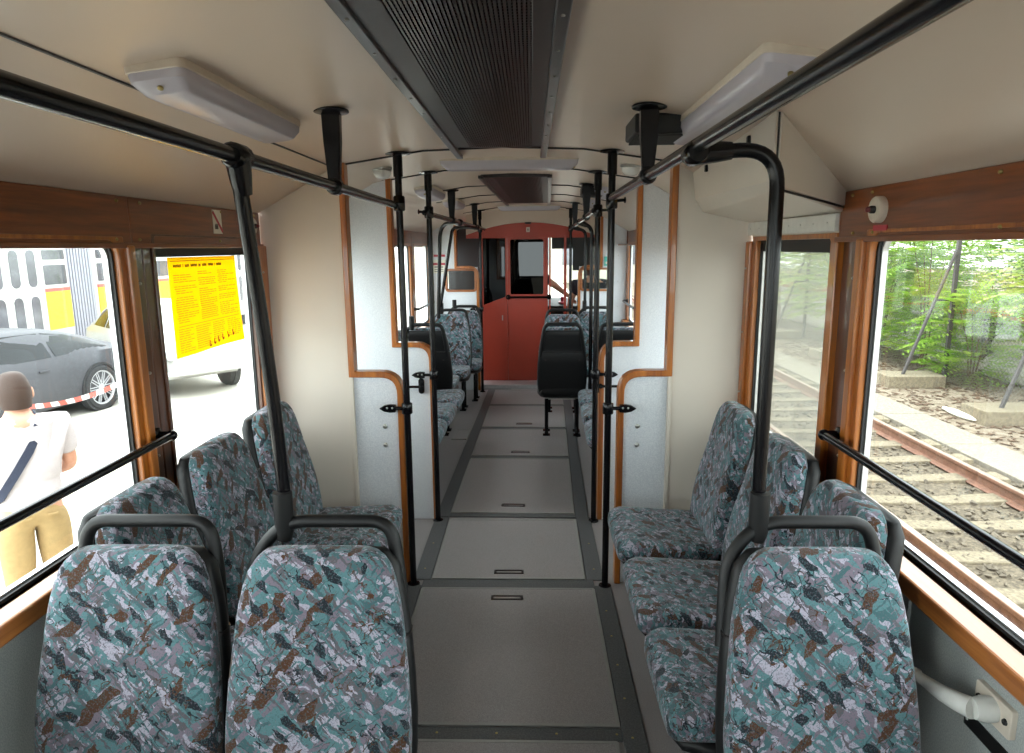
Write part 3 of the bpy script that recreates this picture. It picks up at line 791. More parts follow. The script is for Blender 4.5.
def floor_pole(label, x, y, bracket, s, z_rail=1.79, ring=True, twotone=False):
    t = thing('floor_to_ceiling_pole', label, 'pole', (x, y, 0))
    zc = ceil_z(x)
    MB().tube([(0, 0, .004), (0, 0, zc-.09)], .0155, 12).build('pole_tube', M['black'], t)
    MB().tube([(0, 0, zc-.10), (0, 0, zc-.006)], .021, 12).build('top_sleeve', M['black'], t)
    MB().lathe([(.055, zc-.001), (.055, zc-.007), (.03, zc-.012)], (0, 0, 0), (0, 0, 1), 20).build('ceiling_flange', M['black'], t)
    MB().lathe([(.03, .002), (.03, .008), (.018, .014)], (0, 0, 0), (0, 0, 1), 16).build('floor_flange', M['black'], t)
    b = MB().lathe([(.022, z_rail-.032), (.0255, z_rail-.026), (.0255, z_rail+.026), (.022, z_rail+.032)], (0, 0, 0), (0, 0, 1), 14)
    b.tube([(0, .0, z_rail), (s*.05, .0, z_rail+.004)], .007, 8); b.lathe([(.004, 0), (.013, .004), (.013, .009), (.003, .012)], (s*.05, 0, z_rail+.004), (s, 0, 0), 10)
    b.build('rail_joint', M['black'], t)
    if bracket:
        z = bracket
        b = MB().lathe([(.022, z-.026), (.025, z-.022), (.025, z+.022), (.022, z+.026)], (0, 0, 0), (0, 0, 1), 14)
        b.tube([(s*.02, 0, z), (s*.06, 0, z)], .009, 8)
        pl = [(.052, -.017), (.078, -.019), (.105, -.014), (.128, 0), (.105, .014), (.078, .019), (.052, .017)]
        b.prism([(s*p, z + q) for p, q in pl], 'y', -.012, .012)
        br = b.build('pointed_bracket', M['black'], t, bevel=.003)
        k = MB()
        for xx in (.066, .09): k.lathe([(.005, 0), (.004, .003), (.001, .004)], (s*xx, -.012, z+.004), (0, -1, 0), 8)
        k.build_each('bracket_screw', M['steel'], br)
    return t
car(NEAR)
ceiling_rail('black ceiling grab rail along the left side, ending at the near left pole', -1, -2.6, 3.06, (-1.6, .1, 2.1), z=1.782)
ceiling_rail('black ceiling grab rail along the right side, ending at the near right pole', 1, -2.6, 3.04, (-1.6, .1, 2.1), z=1.803)
floor_pole('black floor-to-ceiling pole at the left edge of the near opening', -.452, 3.045, .875, -1)
floor_pole('black floor-to-ceiling pole at the right edge of the near opening', .468, 3.035, .875, 1)
floor_pole('black floor-to-ceiling pole at the left edge of the second opening', -.437, 3.825, .885, -1)
floor_pole('black floor-to-ceiling pole at the right edge of the second opening', .484, 3.825, .885, 1)
for s, side in ((-1, 'left'), (1, 'right')):
    b = MB().prism(rrect(-.017, .017, -.045, .045, .016), 'y', -.012, 0)
    b.tube([(0, -.008, 0), (0, -.03, 0), (-s*-.0, -.034, 0)], .014, 8)
    b.tube([(0, -.032, 0), (s*.16, -.032, 0)], .008, 8)
    b.xf(Matrix.Translation((s*.515, 3.86, .815)))
    o = b.build('barrier_hook', M['black'], bevel=.002)
    tag(o, 'small black hook plate with a rod on the inner partition, %s of the aisle' % side, 'barrier hook')

# seat poles
def seat_pole(label, pts, r=.0155, rad_=.14, clampat=None, cd=(0, 1, 0)):
    o_ = V(pts[0])
    t = thing('seat_grab_pole', label, 'pole', tuple(o_))
    P = [V(p) - o_ for p in pts]
    MB().tube(arc_path(P, rad_, 9), r, 12).build('pole_tube', M['black'], t)
    q = V(clampat) - o_
    b = clamp(q, cd, .0255, .05)
    d = (P[-2] - P[-1]).normalized()
    b.tube([q, q + d*.045, q + d*.075], [.026, .022, .018], 12)
    b.build('rail_clamp', M['black'], t)
    return t
yh = 1.322 + .064 + .50*TL
seat_pole('slightly bent black pole from the lower left aisle seat up to the left ceiling rail', [(-.455, yh+.012, 1.04), (-.460, yh+.005, 1.25), (-.472, yh-.02, 1.55), (-.468, 1.405, 1.77)], clampat=(-.465, 1.405, 1.782), rad_=.1)

seat_pole('black pole from the lower right seat, bending over to the right ceiling rail', [(.637, yh+.012, 1.04), (.637, yh+.012, 1.42), (.636, yh+.012, 1.798), (.47, yh+.02, 1.79)], clampat=(.465, yh+.02, 1.79), rad_=.10)
car(FAR)
ceiling_rail('black ceiling grab rail on the left of the far compartment', -1, 3.84, 7.5, (4.95, 6.5))
ceiling_rail('black ceiling grab rail on the right of the far compartment', 1, 3.84, 7.5, (4.6, 6.5))
floor_pole('thin black pole beside the last left partition', -.515, 7.5, .93, -1)
floor_pole('thin black pole at the cab end right of the red door', .46, 7.5, None, 1)
seat_pole('black pole bending from the far left rail to the black-backed seat', [(-.695, 5.65, 1.02), (-.66, 5.65, 1.79), (-.47, 5.4, 1.79)], clampat=(-.465, 5.39, 1.79), rad_=.14)
seat_pole('black pole bending from the far left rail to the patterned seat behind', [(-.86, 6.82, 1.02), (-.72, 6.82, 1.79), (-.47, 6.72, 1.79)], clampat=(-.465, 6.71, 1.79), rad_=.05)
seat_pole('black pole standing between the far right seats', [(.57, 5.66, .4), (.57, 5.66, 1.75), (.47, 5.60, 1.79)], clampat=(.465, 5.59, 1.79), rad_=.09)
seat_pole('black pole rising from the far right patterned seat', [(.595, 7.05, 1.02), (.595, 7.05, 1.75), (.468, 7.0, 1.79)], clampat=(.465, 6.99, 1.79), rad_=.05)

# window handrails
car(NEAR)
for s, side in ((-1, 'left'), (1, 'right')):
    t = thing('window_handrail', 'black handrail across the big %s window' % side, 'handrail', (s*1.03, 2.08, 1.017))
    MB().tube([(0, 0, 0), (0, -1.75, 0)], .0125, 10).build('rail_tube', M['black'], t)
    for y, nm in ((.0, 'a'), (-1.75, 'b')):
        b = MB().lathe([(.026, 0), (.026, .008), (.014, .014), (.014, .05)], (s*.05, y, 0), (-s, 0, 0), 14)
        b.ell((0, y, 0), .018, .018, .018)
        b.build('end_mount', M['black'], t)
car(FAR)
for s, side in ((-1, 'left'), (1, 'right')):
    t = thing('window_handrail', 'handrail across the third far %s window' % side, 'handrail', (s*1.03, 7.45, 1.017))
    MB().tube([(0, 0, 0), (0, -.9, 0)], .0125, 8).build('rail_tube', M['black'], t)
    for y in (0, -.9):
        MB().lathe([(.026, 0), (.026, .008), (.014, .014), (.014, .05)], (s*.05, y, 0), (-s, 0, 0), 12).build('end_mount', M['black'], t)

# ------------------------------------------------------------------ ceiling fittings
def long_lamp(label, x, y0, y1, rotz=0, tilt=0):
    L = (y1 - y0)
    t = thing('ceiling_lamp', label, 'lamp', (x, (y0+y1)/2, ceil_z(x)), rotz)
    def ring(z, w, l, c): return [(p[0], p[1], z) for p in rrect(-w, w, -l, l, c, 4)]
    MB().loft([ring(.004, .064, L/2, .018), ring(-.016, .064, L/2, .018)]).build('base_plate', M['ivory'], t, bevel=.002)
    MB().loft([ring(-.016, .061, L/2-.003, .018), ring(-.032, .060, L/2-.006, .02), ring(-.052, .048, L/2-.03, .02), ring(-.056, .042, L/2-.04, .02)]).build('lamp_lens', M['lens'], t, smooth=35)
    b = MB()
    for k in (-1, 1): b.lathe([(.006, 0), (.006, .004), (.001, .005)], (0, k*(L/2-.02), -.045), (0, k*.5, -1), 8)
    b.build_each('lens_screw', M['brass'], t)
    t.rotation_euler.y += tilt
    return t
car(NEAR)
tl = math.atan2(.04, .35)
long_lamp('long milky ceiling lamp above the left grab rail', -.645, 1.45, 2.18, 0, -tl)
long_lamp('long milky ceiling lamp above the right grab rail', .635, 1.42, 2.38, 0, tl)
long_lamp('crosswise ceiling lamp over the vestibule', .015, 3.5-.34, 3.5+.34, pi/2)
car(FAR)
long_lamp('crosswise ceiling lamp before the red cab wall', .02, 7.35-.33, 7.35+.33, pi/2)
for s, side in ((-1, 'left'), (1, 'right')):
    for y, nm in ((4.75, 'first'), (5.95, 'second')):
        long_lamp('%s short ceiling lamp on the %s of the far compartment' % (nm, side), s*.58, y-.28, y+.28, 0, s*tl)
car(NEAR)
for s, side in ((-1, 'left'), (1, 'right')):
    t = thing('round_ceiling_lamp', 'small round glass lamp on the vestibule ceiling, %s side' % side, 'lamp', (s*.60, 3.42, ceil_z(.60)))
    MB().lathe([(.05, .004), (.05, -.008), (.044, -.012)], seg=20).build('base_ring', M['steel'], t)
    MB().lathe([(.043, -.012), (.041, -.03), (.03, -.044), (.012, -.05), (.001, -.051)], seg=20).build('glass_dome', M['lens2'], t)

def grille(label, x0, x1, y0, y1, nslat=30):
    xc = (x0+x1)/2; w = (x1-x0)/2; L = y1-y0
    t = thing('ceiling_grille', label, 'ventilation grille', (xc, y0, 2.012))
    MB().box(-w, w, 0, L, .004, .018).build('back_plate', M['grille'], t, smooth=0)
    b = MB().box(-w+.012, -w+.075, 0, L, -.004, .006); b.box(w-.055, w-.012, 0, L, -.004, .006); b.box(-w+.012, w-.012, 0, .03, -.004, .006); b.box(-w+.012, w-.012, L-.03, L, -.004, .006)
    b.build('border_panel', M['grille'], t, bevel=.002, smooth=0)
    for s in (-1, 1):
        tr = MB().box(*sorted((s*(w-.014), s*(w+.014))), -.02, L+.30, -.012, .006).build('side_trim', M['grilletrim'], t, bevel=.003, smooth=0)
        k = MB()
        for j in range(int(L/.22)): k.lathe([(.004, 0), (.004, .002), (.001, .003)], (s*w, .1 + j*.22, -.012), (0, 0, -1), 8)
        k.build_each('trim_screw', M['steel'], tr)
    b = MB(); n = nslat
    for k in range(n):
        x = -w + .08 + (2*w - .14) * k / (n - 1)
        b.box(x-.0026, x+.0026, .03, L-.03, -.004, .004)
    nx = int(L / .016)
    for k in range(nx):
        y = .03 + (L - .06) * k / (nx - 1)
        b.box(-w+.075, w-.055, y-.0018, y+.0018, -.001, .004)
    b.build('grille_bars', M['grille'], t, smooth=0)
    return t
car(NEAR)
grille('wide black ventilation grille in the middle of the near ceiling', -.205, .178, .1, 2.98)
car(FAR)
grille('smaller dark ventilation grille in the far ceiling', -.185, .225, 4.2, 6.7)
def speaker(label, x, y, s):
    t = thing('ceiling_speaker', label, 'loudspeaker box', (x, y, ceil_z(x)))
    MB().prism([(-.085, .0), (.085, .0), (.085, -.055), (.0, -.062), (-.085, -.055)], 'y', -.11, .11).build('speaker_case', M['plastic'], t, bevel=.006, smooth=0)
    b = MB()
    for k in range(15):
        y_ = -.095 + k*.0136
        b.cbox((0, y_, -.062), (.15, .005, .006))
    b.build('slots', M['rubber'], t, smooth=0)
car(NEAR); speaker('black slotted loudspeaker box on the ceiling beside the right hanger', .52, 2.28, 1)
car(FAR); speaker('black loudspeaker box on the far ceiling at right', .52, 4.75, 1)

# ------------------------------------------------------------------ small fittings
car(NEAR)
def call_button(label, s, y, z):
    t = thing('emergency_button', label, 'button', (s*1.078, y, z))
    MB().lathe([(.036, 0), (.036, .016), (.033, .021), (.028, .022), (.027, .0195), (.001, .0195)], d=(-s, 0, 0), seg=28).build('round_base', M['ivory'], t)
    b = MB().lathe([(.0105, .019), (.0105, .03), (.009, .033)], d=(-s, 0, 0), seg=16)
    bb = b.build('button_collar', M['rubber'], t)
    MB().lathe([(.0075, .032), (.0075, .040), (.005, .043), (.001, .044)], d=(-s, 0, 0), seg=16).build('button_cap', M['darkred'], t)
call_button('round ivory emergency button on the right header above the big window', 1, 1.945, 1.692)
call_button('round ivory emergency button on the left header, half behind the pole', -1, 2.945, 1.697)
def label_plate(label, cat, s, y, z, w, h, mat):
    x0, x1 = sorted((s*1.0775, s*1.075))
    return tag(MB().box(x0, x1, y-w/2, y+w/2, z-h/2, z+h/2).build('label_strip', M[mat], smooth=0), label, cat)
label_plate('small red label strip under the right emergency button', 'label', 1, 1.94, 1.643, .075, .015, 'redp')
label_plate('small red label strip under the left emergency button', 'label', -1, 2.945, 1.645, .06, .014, 'redp')
t = thing('prohibition_sign', 'small pale prohibition sign with a red diagonal on the left header', 'sign', (-1.078, 2.64, 1.66))
MB().box(0, .003, -.035, .035, 0, .088).build('sign_plate', M['paper'], t, smooth=0)
MB().obox((.0035, 0, .044), (.0008, 0, 0), (0, .036, -.036), (0, .004, .004)).build('red_bar', M['redp'], t, smooth=0)
b = MB().obox((.0033, -.012, .024), (.0005, 0, 0), (0, .013, 0), (0, 0, .008)); b.box(.0031, .0036, -.022, .004, .033, .036)
b.build('pictogram', M['grilletrim'], t, smooth=0)

# window crank on the lower right wall
t = thing('window_crank', 'white window crank handle on the wall below the right sill', 'crank', (1.07, 1.27, .665))
MB().prism(rrect(-.055, .055, -.032, .032, .006), 'x', -.012, .004).build('mounting_plate', M['ivory'], t, bevel=.002)
MB().lathe([(.026, .01), (.026, .03), (.022, .045), (.020, .05)], d=(-1, 0, 0), seg=18).build('hub', M['whitemetal'], t)
b = MB().tube([(-.05, 0, 0), (-.062, .03, -.006), (-.066, .08, -.02), (-.066, .15, -.036), (-.068, .175, -.04)], [.022, .020, .017, .0125, .011], 12)
arm = b.build('crank_arm', M['whitemetal'], t)
MB().lathe([(.008, -.012), (.014, -.01), (.0135, .0), (.012, .022), (.016, .045), (.019, .055), (.015, .062), (.001, .063)], (-.068, .178, -.04), (-.35, .9, -.05), 16).build('crank_knob', M['whitemetal'], t)
b = MB()
for y in (-.04, .04): b.lathe([(.007, 0), (.006, .004), (.001, .005)], (-.012, y, .0), (-1, 0, 0), 10)
b.build_each('plate_screw', M['rubber'], t)
t = thing('name_plate', 'small black plate screwed on the wall under the white crank', 'plate', (1.07, 1.29, .565))
MB().prism(rrect(-.07, .07, 0, .034, .003), 'x', -.003, .003).build('plate_body', M['plastic'], t)
b = MB()
for y in (-.06, .06): b.lathe([(.004, 0), (.003, .002), (.001, .003)], (-.003, y, .017), (-1, 0, 0), 8)
b.build_each('plate_screw', M['steel'], t)
t = thing('sill_disc', 'round ivory disc lying flush on the right wooden sill', 'disc', (1.065, 1.30, .752))
MB().lathe([(.028, 0), (.028, .002), (.025, .004), (.001, .004)], seg=26).build('disc_plate', M['ivory'], t)
MB().lathe([(.008, .003), (.007, .0055), (.001, .006)], seg=12).build('centre_rivet', M['steel'], t)
t = thing('sill_label', 'small white label on the right sill near the disc', 'label', (1.06, 1.21, .752))
MB().box(-.018, .018, -.035, .035, 0, .0012).build('label_card', M['paper'], t, smooth=0)
b = MB()
for k, (w) in enumerate((.026, .024, .018)): b.box(-.008+k*.008, -.005+k*.008, -w, w*.6, .0011, .0016)
b.build('print_line', M['navy'], t, smooth=0)

# far notices
car(FAR)
t = thing('notice_board', 'small white notice with red strips on the last left partition', 'notice', (-.985, 7.585, 1.38))
MB().box(-.07, .07, 0, .012, -.06, .09).build('notice_plate', M['paper'], t, smooth=0)
MB().box(-.07, .07, -.002, .0, .03, .055).build('red_strip', M['redp'], t, smooth=0)
b = MB()
for z in (-.04, -.02, 0, .012): b.box(-.05, .05, -.0015, .0, z, z+.006)
b.build('print_line', M['grilletrim'], t, smooth=0)
tag(MB().box(-1.04, -.915, 7.583, 7.598, 1.50, 1.525).build('red_label', M['redp'], smooth=0), 'red label strip above the small white notice on the last left partition', 'label')
t = thing('information_card', 'small turquoise card on the last right partition above the seats', 'card', (.86, 7.588, 1.39))
MB().box(-.03, .04, 0, .008, 0, .10).build('card_sheet', plain('turquoise_card', '4fb0a6', .5), t, smooth=0)
MB().box(-.015, .022, -.002, 0, .02, .045).build('printed_mark', M['paper'], t, smooth=0)

# yellow poster on the narrow left window
car(NEAR)
t = thing('yellow_poster', 'bright yellow printed notice stuck on the narrow left window', 'poster', (-1.103, 2.56, 1.23))
W, H = .265, .345
b = MB(); rows = []
for i in range(9):
    u = -W + 2*W*i/8
    r = []
    for j in range(9):
        z = H*j/8; r.append((.002 + .004*sin(i*.9)*(1-j/8) + (.012*((8-j)/8)**2*(i/8)**2), u - .0*(8-j), z))
    rows.append(r)
vs = [p for r in rows for p in r]; n = len(vs)
vs += [(p[0]-.0012, p[1], p[2]) for p in vs]
fs = []
for i in range(8):
    for j in range(8):
        q = [i*9+j, (i+1)*9+j, (i+1)*9+j+1, i*9+j+1]
        fs.append(q); fs.append([k + n for k in reversed(q)])
loop = [i*9 for i in range(9)] + [72+j for j in range(1, 9)] + [i*9+8 for i in range(7, -1, -1)] + [j for j in range(7, 0, -1)]
for a, c2 in zip(loop, loop[1:] + loop[:1]): fs.append([a, c2, c2+n, a+n])
b.add(vs, fs).build('poster_sheet', M['yellow'], t)
def px_(u, z):
    i = (u + W)/(2*W)*8; j = z/H*8
    return .0026 + .004*sin(i*.9)*(1-j/8) + (.012*((8-j)/8)**2*(i/8)**2)
R_ = random.Random(3)
b = MB(); hd = MB(); fig = MB()
def dash(m, u0, u1, z, h):
    x = max(px_(u0, z), px_(u1, z))
    m.box(x, x+.0007, u0, u1, z, z+h)
def words_(m, u0, u1, z, h, gap=.006, lo=.012, hi=.04):
    u = u0
    while u < u1 - .008:
        w = min(R_.uniform(lo, hi), u1 - u); dash(m, u, u+w, z, h); u += w + gap
# heading: a row of letter-like strokes
u = -W + .03
for wl in (9, 1, 5, 8, 3, 6, 7, 1, 7):
    for k in range(wl):
        dash(hd, u, u+.0038, H-.034 - R_.choice((0, .001)), .010); u += .0062
    u += .010
for col_, (a, c2) in enumerate(((-W+.025, -.085), (-.065, .075), (.095, W-.02))):
    z = H - .055
    while z > .115:
        if R_.random() < .9: words_(b, a + R_.choice((0, 0, .008)), c2 - R_.choice((0, 0, .03, .07)), z, .0028)
        z -= .0078
dash(b, -W+.02, W-.02, .106, .0022)
for a, c2 in ((-W+.025, -.14), (-.12, 0), (.02, .12), (.14, W-.02)):
    z = .095
    while z > .03 - .02*(a < -.1):
        words_(b, a, c2 - R_.choice((0, .02)), z, .0026); z -= .008
for fr in (H-.014,): dash(hd, -W+.012, W-.012, fr, .002)
b.build('small_print', plain('faded_print', 'b08c14', .7), t, smooth=0)
hd.build('heading_print', M['ink'], t, smooth=0)
for k, u in enumerate((-.02, .02, .055, .092, .135, .175)):
    x = px_(u, .03) + .0005
    a = R_.uniform(-.6, .6)
    fig.obox((x, u, .022+.004*k), (.0006, 0, 0), (0, .003, .001*a), (0, .006*a, .010)); fig.obox((x, u+.007, .013+.004*k), (.0006, 0, 0), (0, .006, .003), (0, -.0015, .003))
fig.build('small_drawings', M['rink'], t, smooth=0)
# ------------------------------------------------------------------ outside
car(NEAR)
G = -.8
M['conc'] = speckle('pale_paving', 'b9b4aa', 'c9c4ba', 40, .9, bump=.1)  # even pale colour of the concrete itself
M['dirt'] = None
g = N('dry_earth_with_litter'); vec = g.coord()
n1 = g.noise(vec, 9, 6, .65); n2 = g.noise(vec, 60, 3)
cl = g.ramp(n1.outputs[0], [(.3, lin('5d4f41')), (.5, lin('7f7263')), (.7, lin('94897a'))])
cl = g.mix(g.ramp(n2.outputs[0], [(.55, (0, 0, 0, 1)), (.7, (.7, .7, .7, 1))]), cl, lin('4a3626'))
g.bump(n2.outputs[0], .6, .02); M['dirt'] = g.fin(cl, .95, 0, .2)
M['gravel'] = speckle('gravel_bed', '4f463a', '6f6352', 35, .95, bump=.7)
M['stone'] = plain('ballast_stone', '665c4f', .95, var=.45, scale=9)
M['sleeper'] = speckle('weathered_concrete_sleeper', '6e6353', '827763', 30, .95, bump=.2)
M['kerb'] = speckle('pale_concrete_slab', '7a7266', '8a8275', 25, .95, bump=.2)
M['rust'] = plain('rusty_steel_rail', '7d5846', .6, .2, var=.25, scale=20)
M['railtop'] = plain('worn_rail_top', 'a08c80', .4, .5, var=.15, scale=20)
M['pipe'] = speckle('grey_concrete_pipe', 'b3b0a7', 'c4c1b8', 20, .9, bump=.15)
M['orange'] = plain('orange_painted_pipe', 'b8792a', .5, var=.15, scale=4)
M['post'] = plain('dark_steel_post', '4a4644', .7, .3)
M['wire'] = plain('galvanised_wire', '77756f', .5, .6)
M['bark'] = plain('brown_bark', '5a4636', .9, var=.3, scale=30)
def leafmat(name, a, b, c2):
    g = N(name); vec = g.coord(); nz = g.noise(vec, 2.5, 3)
    col = g.ramp(nz.outputs[0], [(.3, lin(a)), (.52, lin(b)), (.7, lin(c2))])
    g.fin(col, .5)
    tl = g.n('BsdfTranslucent'); g.l(col, tl.inputs[0]); mx = g.n('MixShader'); mx.inputs[0].default_value = .4
    g.l(g.b.outputs[0], mx.inputs[1]); g.l(tl.outputs[0], mx.inputs[2]); g.l(mx.outputs[0], g.out.inputs[0])
    return g.m
M['leaf'] = leafmat('fresh_green_leaves', '5c8a30', '8db045', 'b4c068')
M['leaf2'] = leafmat('pale_yellow_green_leaves', '7aa048', 'a9be63', 'c8b888')
M['leaf3'] = leafmat('dark_green_leaves', '3c6128', '5a7d34', '749045')

strct(MB().box(-60, 2.2, -30, 70, G-.3, G).build('ground_left', M['conc'], smooth=0), 'bright pale paving left of the tram', 'ground')
strct(MB().box(2.2, 5.15, -30, 70, G-.3, G-.03).build('ground_track', M['gravel'], smooth=0), 'gravel track bed outside the right windows', 'ground')
strct(MB().box(5.15, 70, -30, 70, G-.3, G).build('ground_right', M['dirt'], smooth=0), 'dry earth verge beyond the rails', 'ground')
# rails
def rail(label, x):
    pr = [(-.065, 0), (.065, 0), (.065, .012), (.012, .03), (.010, .105), (.034, .118), (.034, .148), (-.034, .148), (-.034, .118), (-.010, .105), (-.012, .03), (-.065, .012)]
    t = thing('railway_rail', label, 'rail', (x, 15, G-.012))
    MB().prism(pr, 'y', -30, 35).build('rail_body', M['rust'], t, bevel=.004, smooth=0)
    MB().box(-.028, .028, -30, 35, .146, .150).build('worn_top', M['railtop'], t, smooth=0)
rail('rusty rail nearer the tram, just below the right window sill', 3.17)
rail('rusty rail farther from the tram, running beside the pale slab path', 4.64)
sl0 = None
for k in range(34):
    y = 2.6 + k*.62
    lb = 'weathered concrete sleeper crossing under both rusty rails outside the right windows'
    if sl0 is None:
        sl0 = MB()
        rings = []
        for i in range(13):
            x = -1.15 + 2.3*i/12
            d = .5 - .5*cos(2*pi*i/12)      # slimmer waist in the middle
            w = .135 - .03*d; z = .055 - .03*d
            rings.append([(x, -w, -.1), (x, w, -.1), (x, w*.9, z), (x, -w*.9, z)])
        sl0 = sl0.loft(rings).build('concrete_sleeper', M['sleeper'], bevel=.008, smooth=30)
        tag(sl0, lb, 'sleeper', 'concrete sleepers under the rails')
        o = sl0
    else:
        o = sl0.copy(); COL.objects.link(o)
    o.matrix_world = Matrix.Translation((3.9 + random.uniform(-.03, .03), y, G-.155+.02)) @ Matrix.Rotation(random.uniform(-.02, .02), 4, 'Z')
# ballast stones
b = MB(); R2 = random.Random(11)
def stone(b, x, y, z, s):
    a, c2, d = s*R2.uniform(.6, 1.2), s*R2.uniform(.6, 1.2), s*R2.uniform(.4, .9)
    vs = [(a, 0, 0), (-a, 0, 0), (0, c2, 0), (0, -c2, 0), (R2.uniform(-.3, .3)*a, R2.uniform(-.3, .3)*c2, d), (0, 0, -d)]
    M_ = Matrix.Translation((x, y, z)) @ Matrix.Rotation(R2.uniform(0, 6.3), 4, 'Z') @ Matrix.Rotation(R2.uniform(-.6, .6), 4, 'X')
    b.add([M_ @ V(p) for p in vs], [(0, 2, 4), (2, 1, 4), (1, 3, 4), (3, 0, 4), (2, 0, 5), (1, 2, 5), (3, 1, 5), (0, 3, 5)])
for k in range(9000):
    y = 2.4 + 17 * R2.random()**1.6; x = R2.uniform(2.3, 5.1)
    stone(b, x, y, G-.03 + R2.uniform(-.01, .02), R2.uniform(.014, .045))
tag(b.build('ballast_stones', M['stone'], smooth=0), 'loose grey ballast stones between the sleepers', 'ballast', kind='stuff')
b = MB()
for k in range(3500):
    y = 4 + 22 * R2.random()**1.3; x = R2.uniform(5.75, 8.1)
    a = R2.uniform(0, 6.3); s = R2.uniform(.02, .06)
    b.obox((x, y, G+.012), (s*cos(a), s*sin(a), R2.uniform(-.01, .01)), (-s*.3*sin(a), s*.3*cos(a), 0), (0, 0, .004))
tag(b.build('leaf_litter', M['bark'], smooth=0), 'dry brown litter scattered on the earth verge', 'litter', kind='stuff')
# pale slab path beside the rails
for k in range(12):
    y = 4 + k*2.05
    pass
o = MB()
for k in range(14): o.box(5.1, 5.72, 2+k*1.52, 2+k*1.52+1.505, G-.1, G+.025)
strct(o.build('path', M['kerb'], bevel=.01, smooth=0), 'pale concrete slab path beside the far rail', 'path')
# fence posts with strut and footing
def fpost(y, label, pr=None):
    if pr is not None:
        return place_copy(pr, label, (6.9, y, G), 0)
    t = thing('fence_post', label, 'fence post', (6.9, y, G), group='braced fence posts along the verge')
    MB().obox((.42, .15, 1.25), (.03, 0, 0), (0, .03, 0), (0, 0, 1.25)).build('upright', M['post'], t, smooth=0)
    MB().tube([(-.42, -.05, .16), (.42, .15, 2.35)], .032, 6).build('strut', M['post'], t, smooth=0)
    MB().tube([(.08, .06, 1.45-.0), (.42, .15, 1.45)], .02, 6).build('crossbar', M['post'], t, smooth=0)
    MB().loft([[(p[0], p[1], z) for p in rrect(-.75, .2, -.3+dz, .3-dz, .02, 2)] for z, dz in ((-.1, 0), (.20, .02))]).build('concrete_footing', M['sleeper'], t, bevel=.01)
    return t
p0 = fpost(9.25, 'braced fence post on a concrete block, nearest the right edge of the big right window')
fpost(11.75, 'braced fence post on a concrete block at the left side of the big right window', p0)
fpost(18.0, 'braced fence post on a concrete block seen through the narrow right window', p0)
fpost(6.6, 'braced fence post nearest the tram, behind the right window edge', p0)
fpost(14.6, 'braced fence post hidden behind the dark right pillar', p0)
# chain link
b = MB(); x = 7.36; zt_, zb_ = 1.5, G; H_ = zt_ - zb_; st = .085
def wire(p, q, r=.003):
    p, q = V(p), V(q); d = (q-p).normalized(); n_ = V((1, 0, 0)); m_ = d.cross(n_)
    ring = lambda c: [c + (n_*cos(a) + m_*sin(a))*r for a in (0, 2.1, 4.2)]
    b.loft([ring(p), ring(q)], caps=False)
for k in range(int((24-5)/st)):
    y = 5 + k*st
    wire((x, y, zb_), (x, y+H_, zt_)); wire((x+.004, y+H_, zb_), (x+.004, y, zt_))
tag(b.build('chain_link_fence', M['wire'], smooth=0), 'fine wire mesh fence stretched between the braced posts', 'fence')
# stacked pipes and the orange pipe behind the fence
for k, (x, z, r, y0, y1, lb) in enumerate(((8.5, G+.22, .22, 10.5, 26, 'big grey concrete pipe lying lowest behind the wire fence'), (8.62, G+.60, .20, 10.2, 27, 'grey concrete pipe lying in the middle of the stack behind the fence'), (8.75, G+.95, .17, 9.8, 26.5, 'topmost grey pipe of the stack below the orange pipe'))):
    t = MB().lathe([(r*.8, 0), (r, 0), (r, y1-y0), (r*.8, y1-y0), (r*.8, .02)], (x, y0, z), (0, 1, 0), 24).build('concrete_pipe', M['pipe'])
    tag(t, lb, 'pipe', 'pipes stacked behind the fence')
t = MB().lathe([(.07, 0), (.085, 0), (.085, 17), (.07, 17)], (8.45, 9.3, .33), (0, 1, 0), 18).build('orange_pipe', M['orange'])
tag(t, 'long orange pipe lying above the grey pipes behind the fence', 'pipe')
for y, w in ((12.5, 'near'), (17.5, 'far')):
    o = MB().box(8.3, 9.0, y-.05, y+.05, G, .25).build('pipe_rack', M['post'], bevel=.01, smooth=0)
    tag(o, '%s dark upright of the rack carrying the orange pipe' % w, 'rack')

# ---- plants
def foliage(rng, nfr, R, z0, z1, leaf, b, flat=.5, npair=8):
    """pinnate fronds radiating from points in a crown"""
    for k in range(nfr):
        t = rng.random(); z = z0 + (z1-z0)*t
        rr = R * (.35 + .65*sin(pi*min(1, .15+.8*t))) * rng.random()**.5
        a = rng.uniform(0, 2*pi)
        o = V((rr*cos(a)*.75, rr*sin(a)*.75, z))
        d = V((cos(a + rng.uniform(-.7, .7)), sin(a + rng.uniform(-.7, .7)), rng.uniform(-.1, .6))).normalized()
        L = leaf * rng.uniform(.7, 1.25)
        side = d.cross(V((0, 0, 1))).normalized(); up = side.cross(d)
        for i in range(npair):
            s = (i + .6) / npair
            c = o + d*(L*s) - V((0, 0, 1))*(L*.35*s*s)
            l = L*.30*(1 - .45*abs(s-.45)*1.6); w = l*.17
            for sg in (-1, 1):
                q = (side*sg + d*.45 - up*.25 + V((rng.uniform(-.15, .15),)*3)).normalized()
                wv = d * w
                b.add([c, c + q*l*.45 + wv, c + q*l, c + q*l*.45 - wv], [(0, 1, 2, 3)])
